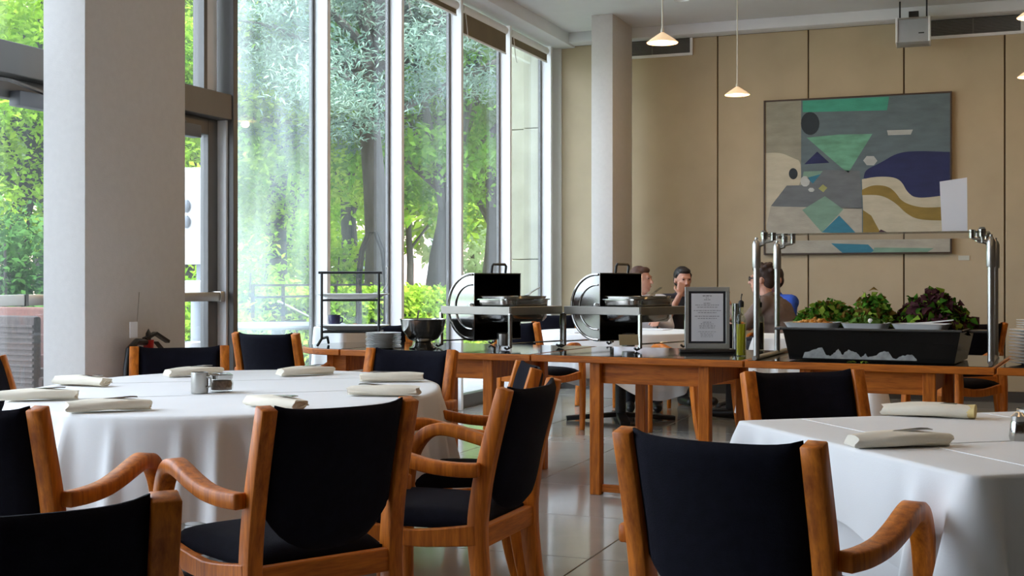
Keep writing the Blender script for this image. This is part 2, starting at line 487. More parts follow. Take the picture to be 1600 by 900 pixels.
# grey box hung from the ceiling
r = empty('ceiling_box', pxz(1427, 11.9, 3.38)); r.rotation_euler.z = math.radians(2)
tag(r, 'grey metal equipment box hung under the soffit beside the air grille', 'equipment box')
MB().box(-.15, .15, -.12, .16, 0, .215).build('housing', greybox, r, bevel=.008)
MB().box(-.155, -.135, -.135, .165, 0, .23).build('side_bracket', white_fr, r, bevel=.003)
MB().box(.135, .155, -.135, .165, 0, .23).build('side_bracket', white_fr, r, bevel=.003)
MB().box(.05, .10, -.126, -.119, .075, .085).build('maker_badge', black_pl, r)
for x in (-.12, .12):
    MB().tube([(x, 0, .21), (x, 0, CEIL - 3.38)], .008, 8).build('hanger_rod', blackm, r)
MB().box(-.04, .05, -.05, .03, .25, .30).build('ceiling_plate', black_pl, r)
MB().box(-.15, .15, -.02, .02, .235, .25).build('cross_bar', steel_b, r)

# painting: canvas with flat painted shapes as thin layers of paint
def wall_pt(px, py, y=YB):
    u = (px - 800) / FOC
    xc = u * CA - SA; yc = u * SA + CA
    z = y / yc
    return xc * z, EYE - (py - 440) / FOC * z
PT0 = wall_pt(1197, 396); PT1 = wall_pt(1485, 146)
px0, pz0 = PT0[0], PT0[1]; pw = PT1[0] - px0; ph = PT1[1] - pz0
pr = empty('painting', (px0 + pw / 2, YB - .045, pz0))
tag(pr, 'large abstract painting in teal, navy and cream on the tan wall', 'painting')
f = MB()
f.box(-pw/2 - .015, pw/2 + .015, -.012, .045, -.015, 0); f.box(-pw/2 - .015, pw/2 + .015, -.012, .045, ph, ph + .015)
f.box(-pw/2 - .015, -pw/2, -.012, .045, 0, ph); f.box(pw/2, pw/2 + .015, -.012, .045, 0, ph)
f.build('frame', plain('dark_wood_frame', (.035, .017, .008), .5), pr)
def paint(name, c, v=.14): return plain(name, c, .75, var=v, scale=5, bump=.25, bscale=30, stretch=(1, 1, 3))
P_ = dict(slate=paint('paint_slate', (.105, .145, .16)), taupe=paint('paint_taupe', (.27, .26, .20)), green=paint('paint_green', (.05, .30, .21)),
          teal=paint('paint_teal', (.13, .33, .22), .3), ink=paint('paint_ink', (.018, .028, .035)), navy=paint('paint_navy', (.014, .02, .085)),
          cream=paint('paint_cream', (.48, .44, .33), .1), pale=paint('paint_pale', (.42, .44, .42)), ochre=paint('paint_ochre', (.24, .165, .035)),
          sage=paint('paint_sage', (.17, .29, .22)), blue=paint('paint_blue', (.03, .17, .25)), stone=paint('paint_stone', (.37, .35, .29)),
          grey=paint('paint_grey', (.13, .145, .155)), wine=paint('paint_wine', (.05, .02, .035)), lime=paint('paint_lime', (.33, .34, .12)))
MB().box(-pw/2, pw/2, 0, .04, 0, ph).build('canvas', P_['slate'], pr)
# outlines as fractions of the canvas (x from its left edge, y from its top edge)
def q(pts): return [((a - 52) / 893.0, (b - 93 + (a - 52) / 893.0 * 48) / 734.0) for a, b in pts]
def circ(cx, cy, rx, ry, n=22): return [(cx + rx*math.cos(2*PI*k/n), cy + ry*math.sin(2*PI*k/n)) for k in range(n)]
LAY = [
 ('taupe', [(52, 93), (232, 83), (232, 500), (52, 500)], 1),
 ('green', [(240, 85), (660, 64), (650, 128), (240, 140)], 1),
 ('cream', [(52, 340), (130, 335), (200, 365), (232, 375), (232, 500), (160, 520), (80, 600), (52, 720)], 2),
 ('stone', [(80, 598), (530, 592), (530, 720), (52, 722)], 3),
 ('stone', [(52, 718), (540, 714), (944, 710), (944, 818), (52, 827)], 2),
 ('grey', [(80, 597), (160, 495), (260, 490), (340, 415), (520, 415), (528, 595)], 3),
 ('navy', [(538, 450), (545, 410), (620, 375), (700, 325), (800, 315), (944, 318), (944, 540), (780, 540), (730, 500), (700, 460)], 2),
 ('cream', [(530, 455), (600, 440), (680, 440), (720, 460), (745, 510), (790, 540), (944, 515), (944, 715), (540, 715)], 3),
 ('ochre', [(530, 505), (580, 480), (650, 482), (690, 510), (720, 555), (800, 580), (900, 575), (944, 565), (944, 635), (800, 638), (740, 610), (690, 560), (620, 525), (530, 530)], 4),
 ('ochre', [(535, 600), (575, 625), (600, 670), (625, 714), (535, 716)], 4),
 ('wine', [(600, 714), (620, 688), (650, 700), (665, 714)], 5),
 ('teal', [(260, 262), (420, 245), (580, 240), (465, 425), (440, 410), (360, 345)], 3),
 ('navy', [(248, 390), (312, 328), (372, 380)], 4),
 ('pale', [(650, 222), (772, 217), (762, 240), (655, 245)], 3),
 ('ink', circ(277, 194, 46, 55), 3),
 ('ink', circ(193, 437, 22, 27), 4),
 ('pale', circ(570, 366, 34, 25, 6), 3),
 ('sage', [(245, 425), (340, 420), (300, 470), (240, 450)], 4),
 ('blue', [(262, 455), (330, 435), (290, 482)], 5),
 ('pale', circ(252, 472, 24, 26, 10), 5),
 ('pale', circ(283, 512, 16, 11, 6), 5),
 ('lime', [(318, 505), (340, 484), (362, 500), (342, 522)], 5),
 ('sage', [(238, 610), (350, 540), (440, 600), (335, 714)], 4),
 ('blue', [(335, 714), (420, 630), (505, 714)], 5),
 ('blue', [(380, 764), (560, 762), (590, 790), (575, 818), (435, 820)], 4),
 ('sage', [(590, 775), (870, 765), (840, 812), (580, 818)], 4),
]
def curve(pts):
    """rounds the long brush curves, keeping the corners on the canvas edge and the centre seam"""
    for _ in range(3):
        out = []; n = len(pts)
        for i in range(n):
            a, p, b = pts[i - 1], pts[i], pts[(i + 1) % n]
            if p[0] in (52, 944, 530, 535, 538, 540) or p[1] in (714, 715, 716): out.append(p)
            else: out += [((a[0] + 3*p[0]) / 4, (a[1] + 3*p[1]) / 4), ((b[0] + 3*p[0]) / 4, (b[1] + 3*p[1]) / 4)]
        pts = out
    return pts
for nm, pts, ly in LAY:
    if len(pts) > 6 and nm in ('navy', 'cream', 'ochre'): pts = curve(pts)
    pp = [(-pw/2 + min(1, max(0, a)) * pw, ph - min(1, max(0, b)) * ph) for a, b in q(pts)]
    th = .0006 * ly
    m = MB()
    n = len(pp)
    m.loft([[(p[0], 0.002, p[1]) for p in pp], [(p[0], -th, p[1]) for p in pp]])
    m.build('paint_shape', P_[nm], pr)
tag(MB().box(-.05, .05, -.006, 0, -.022, .022).build('wall_label', plain('label_card', (.50, .51, .44), .6), loc=(wall_pt(1506, 403)[0], YB, wall_pt(1506, 403)[1])),
    'small pale caption card on the wall below the painting corner', 'caption card')

# pendant lamps
def pendant(px, z, h, label, watt=11):
    r = empty('pendant_lamp', pxz(px, z, h)); tag(r, label, 'pendant lamp', 'warm pendant lamps')
    MB().tube([(0, 0, .07), (0, 0, CEIL - h)], .0055, 8).build('stem', plain('lamp_stem', (.65, .6, .5), .5) if 'lamp_stem' not in MATS else MATS['lamp_stem'], r, smooth=True)
    MB().lathe([(.105, 0), (.108, .004), (.075, .03), (.045, .05), (.018, .068), (.008, .074), (.006, .07), (.016, .063), (.043, .045), (.073, .025), (.1, .002)], 32).build('shade', shade_m, r, smooth=True)
    MB().lathe([(.02, .045), (.03, .03), (.028, .012), (.012, .002), (.002, 0)], 16).build('bulb', bulb, r, smooth=True)
    MB().lathe([(.011, .068), (.013, .085), (.007, .10)], 14).build('cap', MATS['lamp_stem'], r, smooth=True)
    MB().lathe([(.05, CEIL - h - .02), (.05, CEIL - h)], 18).build('ceiling_rose', white_fr, r)
    d = bpy.data.lights.new('pendant_glow', 'POINT'); d.energy = watt; d.color = (1, .64, .32); d.shadow_soft_size = .03
    l = bpy.data.objects.new('pendant_glow', d); COL.objects.link(l); l.parent = r; l.location = (0, 0, -.03)
pendant(1035, 8.66, 2.78, 'lit pendant lamp in front of the dark grille by the slender column')
pendant(1152, 10.94, 2.76, 'lit pendant lamp hanging lowest, left of the painting')
pendant(1617, 7.92, 2.80, 'lit pendant lamp cut by the frame beside the ceiling grille')
pendant(1612, 10.1, 2.78, 'lit pendant lamp cut by the frame, to the side of the painting')
for k, (cx_, z_) in enumerate(((1.0, 5.6), (2.7, 6.3), (1.3, 3.2), (3.0, 3.8), (-.9, 3.4))):  # extra pendants added out of view to give warm fill
    pendant(800 + cx_ / z_ * FOC, z_, 2.79, 'unseen pendant lamp added for warm fill over the nearer tables', 4.5)
r = empty('ceiling_can_light', pxz(1065, 11.3, 3.66)); tag(r, 'small cylindrical can light on the ceiling', 'ceiling light')
MB().lathe([(.06, .01), (.072, 0), (.072, .127), (.0, .127)], 24).build('housing', white_fr, r, smooth=True)
MB().lathe([(.058, .012), (.0, .012)], 24).build('lens', emit('can_glow', (1, .72, .5), 1.6), r)

# fire extinguisher on the column
r = empty('fire_extinguisher', (-3.916 + .085, 5.05, .30)); tag(r, 'red fire extinguisher with black hose hanging on the white column', 'fire extinguisher')
MB().lathe([(.0, 0), (.07, 0), (.075, .02), (.075, .40), (.06, .46), (.03, .49), (.025, .52), (0, .52)], 24).build('cylinder', redp, r, smooth=True)
MB().lathe([(.024, .52), (.026, .57), (.0, .57)], 14).build('valve', redp, r, smooth=True)
MB().bar([(.0, -.03, .575), (.0, .05, .60), (.0, .15, .555)], (1, 0, 0), .026, .014).build('handle', black_pl, r)
MB().bar([(.0, -.03, .56), (.0, .06, .555), (.0, .13, .50)], (1, 0, 0), .022, .01).build('squeeze_lever', black_pl, r)
MB().lathe([(.012, .57), (.014, .60), (.0, .625)], 10).build('pin', black_pl, r, smooth=True)
MB().tube([(0, -.02, .56), (0, -.09, .565), (.01, -.16, .53), (.02, -.19, .44), (.02, -.19, .25), (.03, -.17, .1)], .016, 10).build('hose', black_pl, r, smooth=True)
MB().box(-.002, .002, -.14, -.085, .585, .66).build('inspection_tag', paper, r)
MB().tube([(0, -.09, .62), (0, -.07, .80)], .002, 5).build('tag_wire', steel_b, r)
MB().box(-.085, -.07, -.05, .05, .1, .45).build('bracket', steel_b, r)

# ================================================================== CHAIRS
def make_chair():
    r = empty('armchair')
    for s in (-1, 1):
        x = s * .205
        # back post: rear leg sweeping up into a raked upright
        MB().sbar([(x, -.285, 0), (x, -.255, .12), (x, -.228, .28), (x, -.215, .42), (x, -.222, .52), (x, -.245, .64), (x, -.30, .845)], (1, 0, 0), .042,
                 [.034, .040, .046, .052, .052, .048, .040]).build('back_post', oak, r, bevel=.0025, seg=1, angle=50)
        # front leg bending over into the arm
        path = [(.232, 0), (.236, .15), (.238, .32), (.236, .45), (.228, .53), (.205, .60), (.165, .648), (.115, .664), (.06, .658), (-.01, .640), (-.09, .622), (-.17, .615), (-.235, .615)]
        xs = [.246, .246, .246, .246, .246, .248, .252, .256, .260, .262, .260, .252, .240]
        MB().sbar([(s * xs[i], p[0], p[1]) for i, p in enumerate(path)], (1, 0, 0),
                 [.036, .038, .04, .042, .044, .046, .048, .05, .05, .05, .048, .044, .036],
                 [.030, .036, .040, .042, .042, .042, .042, .040, .038, .036, .036, .038, .040]).build('arm', oak, r, bevel=.0045, seg=1, angle=50)
        MB().sbar([(s * .214, -.215, .425), (s * .222, 0, .405), (s * .228, .225, .425)], (1, 0, 0), .026, [.06, .048, .06]).build('side_rail', oak, r, bevel=.003, seg=1)
    MB().box(-.21, .21, .215, .240, .395, .45).build('front_rail', oak_x, r, bevel=.003, seg=1)
    MB().box(-.19, .19, -.235, -.205, .385, .445).build('rear_rail', oak_x, r, bevel=.003, seg=1)
    # seat pad, domed
    n, m = 14, 14; rings = []
    def seat_pt(i, j):
        a = i / n * 2 - 1; b = j / m * 2 - 1
        y = -.205 + (b + 1) / 2 * .455
        w = .192 + .026 * (b + 1) / 2
        e = (1 - abs(a) ** 4) * (1 - abs(b) ** 4)
        return (a * w, y, .452 + .040 * e ** .4)
    me = MB()
    vs = [seat_pt(i, j) for j in range(m + 1) for i in range(n + 1)]
    fs = [(j*(n+1)+i, j*(n+1)+i+1, (j+1)*(n+1)+i+1, (j+1)*(n+1)+i) for j in range(m) for i in range(n)]
    bot = [(p[0] * .98, p[1], .432) for p in vs]
    N0 = len(vs)
    edge = [i for i in range(n + 1)] + [j*(n+1)+n for j in range(1, m + 1)] + [m*(n+1)+i for i in range(n - 1, -1, -1)] + [j*(n+1) for j in range(m - 1, 0, -1)]
    for k in range(len(edge)):
        a, b = edge[k], edge[(k + 1) % len(edge)]
        fs.append((a, b, N0 + b, N0 + a))
    fs += [tuple(N0 + e for e in edge)]
    me.add(vs + bot, fs)
    me2 = me.mesh('seat', smooth=True, angle=60)
    bmx = bmesh.new(); bmx.from_mesh(me2)
    bmesh.ops.delete(bmx, geom=[v for v in bmx.verts if not v.link_faces], context='VERTS'); bmx.to_mesh(me2); bmx.free()
    mk('seat', me2, navy, r)
    # upholstered back, dished, with a swelling lower edge
    nu, nv = 16, 14
    def back_pt(u, v, side):
        x = u * .1835
        zb = .475 + .105 * abs(u) ** 3.2
        zt = .850 - .012 * (1 - abs(u) ** 6) 
        z = zb + (zt - zb) * v
        if z < .64: yb = -.222 - (z - .52) * .19
        else: yb = -.245 - (z - .64) * .268
        dish = -.038 * (1 - u * u)
        th = .021 * (1 - abs(2 * v - 1) ** 8) ** .5 * (1 - abs(u) ** 10) ** .3 + .004
        return (x, yb + dish + side * th, z)
    me = MB()
    F_ = [back_pt(i / nu * 2 - 1, j / nv, 1) for j in range(nv + 1) for i in range(nu + 1)]
    K_ = [back_pt(i / nu * 2 - 1, j / nv, -1) for j in range(nv + 1) for i in range(nu + 1)]
    fs = []; W_ = nu + 1; N0 = len(F_)
    for j in range(nv):
        for i in range(nu):
            a = j*W_+i
            fs.append((a, a+1, a+W_+1, a+W_)); fs.append((N0+a, N0+a+W_, N0+a+W_+1, N0+a+1))
    edge = [i for i in range(W_)] + [j*W_+nu for j in range(1, nv + 1)] + [nv*W_+i for i in range(nu - 1, -1, -1)] + [j*W_ for j in range(nv - 1, 0, -1)]
    for k in range(len(edge)):
        a, b = edge[k], edge[(k + 1) % len(edge)]
        fs.append((a, b, N0 + b, N0 + a))
    me.add(F_ + K_, fs)
    mk('backrest', me.mesh('backrest', smooth=True, angle=70), navy, r)
    return r
chair0 = make_chair()
chair_used = [False]
GRP = 'oak armchairs with navy upholstery'
def chair(mx, mz, dx, dz, label, cat='chair'):
    """(mx, mz): middle of the top of the back in the camera plane; (dx, dz): the way it faces"""
    o = copy_tree(chair0) if chair_used[0] else chair0
    chair_used[0] = True
    d = cd(dx, dz)
    p = cw(mx, mz) + d * .30
    o.location = (p.x, p.y, 0)
    o.rotation_euler.z = math.atan2(d.y, d.x) - PI / 2
    tag(o, label, cat, GRP)
    return o
chair(-.43, 3.18, -.62, .78, 'oak armchair with navy seat pushed up to the oval table, seen from behind')
chair(.057, 3.79, -.93, .37, 'oak armchair seen side-on at the oval table end nearest the buffet legs')
chair(.06, 4.64, -.98, -.12, 'oak armchair half hidden behind the side-on armchair at the oval table')
chair(-.45, 5.70, -.40, -.92, 'oak armchair across the oval table with its back to the steel bowl')
chair(-1.56, 5.95, .25, -.97, 'oak armchair across the oval table in front of the fire extinguisher')
chair(-2.07, 5.0, .96, .15, 'oak armchair at the far end of the oval table, cut by the frame edge')
chair(-1.344, 3.10, .22, .97, 'oak armchair with curved arm at the oval table, cut by the frame edge')
chair(-.68, 1.72, -.42, .91, 'closest oak armchair, only the top of its navy back in view')
chair(.40, 2.50, .58, .81, 'oak armchair with large navy back at the white square table, nearest the viewer')
chair(.99, 4.32, .27, -.96, 'oak armchair on the far side of the square white table')
chair(-1.46, 7.5, .37, .93, 'oak armchair by the windows beside the rounded end of the buffet')
chair(-.93, 9.0, .30, .95, 'oak armchair by the windows behind the steel bowl')
chair(.02, 9.55, .62, .78, 'oak armchair behind the buffet, seen past the first roll top dish')
chair(.40, 11.75, .25, .97, 'far oak armchair between the two roll top dishes')
chair(1.55, 9.35, -.55, .83, 'oak armchair drawn up behind the framed menu')
chair(3.45, 9.3, -.35, .93, 'oak armchair behind the salad trough near the plate stack')
chair(2.75, 8.45, .80, .60, 'oak armchair behind the buffet under the salad trough')

# ================================================================== CLOTHS AND DINING TABLES
def ridge(t, c, w): 
    d = (t - c + PI) % (2 * PI) - PI
    return math.exp(-(d / w) ** 2)
def round_cloth(name, rx, ry, top, drop, ridges, amp=.05, n=288, hemf=None, flare=.03):
    m = MB(); rings = []
    for k in (0.02, .35, .7, .93, .975): rings.append([(rx*k*math.cos(2*PI*i/n), ry*k*math.sin(2*PI*i/n), top) for i in range(n)])
    rings.append([(rx*.995*math.cos(2*PI*i/n), ry*.995*math.sin(2*PI*i/n), top - .003) for i in range(n)])
    M_ = 14
    for j in range(M_ + 1):
        t = j / M_; ring = []
        for i in range(n):
            th = 2 * PI * i / n
            dz = drop if hemf is None else drop * hemf(th)
            o = flare * t
            for c, w, a in ridges: o += a * amp * ridge(th, c, w * (.55 + .6 * t)) * (t ** .75)
            o += .006 * math.sin(th * 23 + 2) * t
            ring.append(((rx + o) * math.cos(th), (ry + o) * math.sin(th), top - .012 - dz * t))
        rings.append(ring)
    m.loft(rings, cap=False)
    m.add(rings[0], [tuple(range(n))])
    return m
OT = cw(-1.06, 4.86)
rd = random.Random(3)
rg = []
a = 0
while a < 2 * PI:
    rg.append((a, rd.uniform(.014, .040), rd.uniform(.4, 1.2))); a += rd.uniform(.12, .30)
table = empty('oval_table', (OT.x, OT.y, 0), YAW)
tag(table, 'oval dining table under the long white cloth set for eight', 'table')
def ellipse(rx, ry, n=64): return [(rx*math.cos(2*PI*k/n), ry*math.sin(2*PI*k/n)) for k in range(n)]
MB().prism(ellipse(.77, 1.01), .70, .733).build('tabletop', oak_x, table)
MB().lathe([(.05, .06), (.05, .70)], 20).build('pedestal', blackm, table)
for a in (0, 1, 2, 3):
    c_, s_ = math.cos(a * PI / 2 + .5), math.sin(a * PI / 2 + .5)
    MB().bar([(.04 * c_, .04 * s_, .06), (.30 * c_, .30 * s_, .022)], (-s_, c_, 0), .07, .03).build('foot', blackm, table, bevel=.004)
cl = round_cloth('tablecloth', .785, 1.03, .742, .30, rg, .062).build('tablecloth', linen, smooth=True, angle=80, loc=(OT.x, OT.y, 0), rz=YAW)
tag(cl, 'white tablecloth with soft folds hanging over the oval table', 'tablecloth')

def rounded_rect(w, d, r, per=8, edge=96):
    P = []
    cs = [(w/2 - r, d/2 - r, 0), (-w/2 + r, d/2 - r, 90), (-w/2 + r, -d/2 + r, 180), (w/2 - r, -d/2 + r, 270)]
    for i in range(4):
        x, y, a0 = cs[i]
        for k in range(per + 1):
            a = math.radians(a0 + 90 * k / per); P.append((x + r*math.cos(a), y + r*math.sin(a), math.cos(a), math.sin(a), 0.0))
        nx, ny, na = cs[(i + 1) % 4]
        a = math.radians(a0 + 90); p0 = (x + r*math.cos(a), y + r*math.sin(a)); p1 = (nx + r*math.cos(a), ny + r*math.sin(a))
        for k in range(1, edge):
            t = k / edge; L = math.hypot(p1[0]-p0[0], p1[1]-p0[1])
            P.append((p0[0] + (p1[0]-p0[0])*t, p0[1] + (p1[1]-p0[1])*t, math.cos(a), math.sin(a), min(t, 1 - t) * L))
    return P
def square_cloth(w, d, top, drop, corner_extra, seed=1, flare=.02, cone=.11, fold=1.0):
    P = rounded_rect(w, d, .03); n = len(P); rd = random.Random(seed); m = MB(); rings = []
    for k in (.02, .5, .9, .975): rings.append([(p[0]*k, p[1]*k, top) for p in P])
    rings.append([(p[0]*.996, p[1]*.996, top - .002) for p in P])
    ph_ = rd.uniform(0, 6)
    for j in range(15):
        t = j / 14; ring = []
        for i, p in enumerate(P):
            dd = p[4]
            L = drop + corner_extra * math.exp(-dd / .16)
            o = flare * t + cone * math.exp(-(dd / .036) ** 2) * t ** .8 - fold * .070 * math.exp(-((dd - .085) / .032) ** 2) * t ** 1.2 + fold * .045 * math.exp(-((dd - .155) / .028) ** 2) * t - fold * .02 * math.exp(-((dd - .22) / .03) ** 2) * t
            o += .006 * math.sin(dd * 21 + ph_) * t * min(1, max(0, dd - .2) * 5)
            ring.append((p[0] + p[2]*o, p[1] + p[3]*o, top - .010 - L * t))
        rings.append(ring)
    m.loft(rings, cap=False); m.add(rings[0], [tuple(range(n))])
    return m
# square table at the right: left corner and near corner give its axes
cL = cw(.658, 3.72); cN = cw(.966, 2.64)
e1 = (cN - cL); len1 = e1.length; e1.normalize(); e2 = Vector((-e1.y, e1.x, 0))
TW, TD = len1 - .02, 1.12
ctr = cL + e1 * len1 / 2 + e2 * TD / 2
ang = math.atan2(e1.y, e1.x)
t2 = empty('square_table', (ctr.x, ctr.y, 0), ang); tag(t2, 'square dining table under two layers of white cloth', 'table')
MB().box(-TW/2 + .01, TW/2 - .01, -TD/2 + .01, TD/2 - .01, .70, .733).build('tabletop', oak_x, t2)
for a in range(4):
    c_, s_ = math.cos(a * PI / 2 + .78), math.sin(a * PI / 2 + .78)
    MB().bar([(.04 * c_, .04 * s_, .06), (.42 * c_, .42 * s_, .022)], (-s_, c_, 0), .07, .03).build('foot', blackm, t2, bevel=.004)
MB().lathe([(.045, .05), (.045, .70)], 20).build('pedestal', blackm, t2)
c1 = square_cloth(TW, TD, .739, .42, .10, 2, -.05, .01, 0).build('tablecloth', linen, smooth=True, angle=80, loc=(ctr.x, ctr.y, 0), rz=ang)
tag(c1, 'white under cloth hanging low on the square table', 'tablecloth')
c2 = square_cloth(TW + .014, TD + .014, .744, .155, .36, 4, .020, .13).build('table_overlay', linen, smooth=True, angle=80, loc=(ctr.x, ctr.y, 0), rz=ang)
tag(c2, 'short white top cloth with pointed corners over the square table', 'tablecloth')

def crease(parent, pts, z):
    MB().bar([(a, b, z) for a, b in pts], (0, 0, 1), .0016, .0045).build('pressed_crease', linen, parent)
crease(c2, [(-TW/2 + .02, -TD/2 + .20), (TW/2 - .02, -TD/2 + .20)], .7446)
crease(c2, [(-TW/2 + .02, TD/2 - .30), (TW/2 - .02, TD/2 - .30)], .7446)
crease(c2, [(.08, -TD/2 + .02), (.08, TD/2 - .02)], .7446)
crease(cl, [(-.62, -.52), (.70, -.02)], .7424); crease(cl, [(-.70, .18), (.62, .56)], .7424)
# far tables
def far_round(cx, z, r, label, lc):
    p = cw(cx, z)
    t = empty('round_table', (p.x, p.y, 0)); tag(t, label, 'table')
    MB().prism(ellipse(r - .01, r - .01, 40), .70, .733).build('tabletop', oak_x, t)
    MB().lathe([(.045, .05), (.045, .70)], 16).build('pedestal', blackm, t)
    for a in range(4):
        c_, s_ = math.cos(a * PI / 2 + YAW), math.sin(a * PI / 2 + YAW)
        MB().bar([(.04 * c_, .04 * s_, .05), (.45 * c_, .45 * s_, .02)], (-s_, c_, 0), .08, .035).build('foot', blackm, t, bevel=.004)
    rr = [(k * PI / 8 + .2, .06, .7) for k in range(16)]
    c = round_cloth('tablecloth', r, r, .741, .33, rr, .05, 160, lambda th: 1 + .95 * max(0, abs(math.cos(2 * (th - YAW - .35))) - .45)).build('tablecloth', linen, smooth=True, angle=80, loc=(p.x, p.y, 0))
    tag(c, lc, 'tablecloth')
far_round(.90, 10.50, .70, 'round table where the people sit by the back wall', 'white cloth with pointed corners on the round table where the people sit')
p = cw(2.28, 9.55)
t = empty('square_table', (p.x, p.y, 0), .1); tag(t, 'square table hidden under white cloth behind the salad bar posts', 'table')
MB().box(-.42, .42, -.42, .42, .70, .733).build('tabletop', oak_x, t); MB().lathe([(.04, .0), (.04, .70)], 12).build('pedestal', blackm, t)
tag(square_cloth(.86, .86, .741, .34, .2, 6).build('tablecloth', linen, smooth=True, angle=80, loc=(p.x, p.y, 0), rz=.1), 'white cloth on the square table behind the salad bar posts', 'tablecloth')
# tall side table by the windows
p = Vector((-4.325, 7.98, 0))
t = empty('side_table', p, 0); tag(t, 'tall narrow console table under white cloth by the windows', 'table')
MB().box(-.115, .115, -.31, .31, .79, .83).build('tabletop', oak_x, t)
for sx in (-1, 1):
    for sy in (-1, 1): MB().box(sx*.09 - .018, sx*.09 + .018, sy*.28 - .018, sy*.28 + .018, 0, .79).build('leg', oak, t)
tag(square_cloth(.25, .64, .838, .30, .03, 9, .0, .02, 0).build('tablecloth', linen, smooth=True, angle=80, loc=p), 'white cloth on the tall console table by the windows', 'tablecloth')
r = empty('mug', (-4.33, 7.76, .839)); tag(r, 'small dark blue cup on the white console table by the windows', 'cup')
MB().lathe([(0, 0), (.035, 0), (.042, .03), (.043, .08), (.039, .08), (.037, .03), (0, .006)], 20).build('body', plain('blue_glaze', (.04, .04, .09), .2), r, smooth=True)
MB().tube([(.04, 0, .065), (.062, 0, .06), (.064, 0, .035), (.042, 0, .022)], .005, 8).build('handle', MATS['blue_glaze'], r, smooth=True)

# ================================================================== NAPKINS, JARS
def make_napkin(lining=False):
    r = empty('napkin_roll')
    rings = []; n = 18; L = .25
    for i in range(15):
        t = i / 14; x = (t - .5) * L
        w = .034 + .010 * math.sin(t * PI) + (.010 * t if lining else .004 * math.sin(5 * t)); h = .013 + .005 * math.sin(t * 2.4 + .4) + (.004 * t if lining else 0)
        ring = []
        for k in range(n):
            a = 2 * PI * k / n; c_, s_ = math.cos(a), math.sin(a)
            ring.append((x + .006 * math.sin(3 * a), w * math.copysign(abs(c_) ** .7, c_), h + .001 + h * math.copysign(abs(s_) ** .75, s_) + .0018 * math.sin(4 * a + 6 * t)))
        rings.append(ring)
    MB().loft(rings).build('cloth_roll', napk, r, smooth=True, angle=60)
    # the free flap of cloth on top and the spiral end
    fl = []
    for i in range(13):
        t = i / 12; x = (t - .5) * L * .98
        fl.append([(x, -.012 + .006 * math.sin(4 * t), .028 + .005 * math.sin(t * 2.4 + .4)), (x, .030, .024 + .004 * math.sin(t * 5)), (x, .040, .012), (x, .036, .010), (x, .026, .021), (x, -.012, .025)])
    MB().loft(fl).build('flap', napk, r, smooth=True, angle=50)
    sp = [(.0 + .0, math.cos(a) * (.004 + .0030 * a), .015 + math.sin(a) * (.002 + .0013 * a)) for a in [k * .4 for k in range(24)]]
    MB().tube([(L / 2 + .002, p[1], p[2]) for p in sp], .0022, 5).build('rolled_edge', napk_y if lining else napk, r, smooth=True)
    f = MB().bar([(-.05, .005, .034), (.01, .008, .0375), (.045, .010, .039)], (0, 1, 0), [.008, .012, .026], .003)
    f.build('fork_neck', steel, r)
    for k in range(4):
        y = -.001 + k * .0075
        MB().bar([(.043, y, .039), (.067, y, .0405), (.087, y, .0395)], (0, 1, 0), .0042, .0025).build('fork_tine', steel, r)
    if lining:
        MB().loft([[(x, .036*math.cos(a), .018 + .019*math.sin(a)) for a in [2*PI*k/16 for k in range(16)]] for x in (.03, .065)], cap=False).build('cutlery_band', steel_b, r, smooth=True)
        rings = []
        for i in range(6):
            t = i / 5; x = .09 + .05 * t; w = .040 + .008 * t; h = .019 + .002 * t
            rings.append([(x, w*math.cos(a), h + h*.95*math.sin(a)) for a in [2*PI*k/16 for k in range(16)]])
        MB().loft(rings).build('lining', napk_y, r, smooth=True, angle=60)
    return r
nap0 = make_napkin(); nap_used = [False]
def tab_pt(px, py, h=.744): 
    z = (EYE - h) * FOC / (py - 440); return pxz(px, z, h)
def napkin(px, py, dx, dz, label, src=None):
    o = src or (copy_tree(nap0) if nap_used[0] else nap0)
    if src is None: nap_used[0] = True
    p = tab_pt(px, py); d = cd(dx, dz)
    o.location = p + Vector((0, 0, .0015)); o.rotation_euler.z = math.atan2(d.y, d.x)
    tag(o, label, 'napkin', 'rolled cream napkins with cutlery')
napkin(128, 602, .9, -.45, 'rolled napkin at the far rim of the oval table in front of the column')
napkin(60, 625, .97, .22, 'rolled napkin on the oval table cut by the frame edge')
napkin(170, 642, .93, .37, 'rolled napkin at the near rim of the oval table, away from the armchair in front')
napkin(430, 637, .75, -.66, 'rolled napkin partly hidden by the nearest armchair back at the oval table')
napkin(303, 587, .75, .66, 'rolled napkin behind the steel creamer on the oval table')
napkin(478, 586, .8, .6, 'rolled napkin at the far rim of the oval table before the rounded buffet end')
napkin(612, 596, -.98, -.15, 'rolled napkin nearest the steel bowl on the oval table')
napkin(600, 618, -.99, .10, 'rolled napkin at the end of the oval table beside the side-on armchair')
napkin(1405, 698, .985, .17, 'rolled napkin on the near edge of the square table')
nl = make_napkin(True)
napkin(1447, 651, .90, -.43, 'rolled napkin with yellow lining at the far side of the square table', nl)

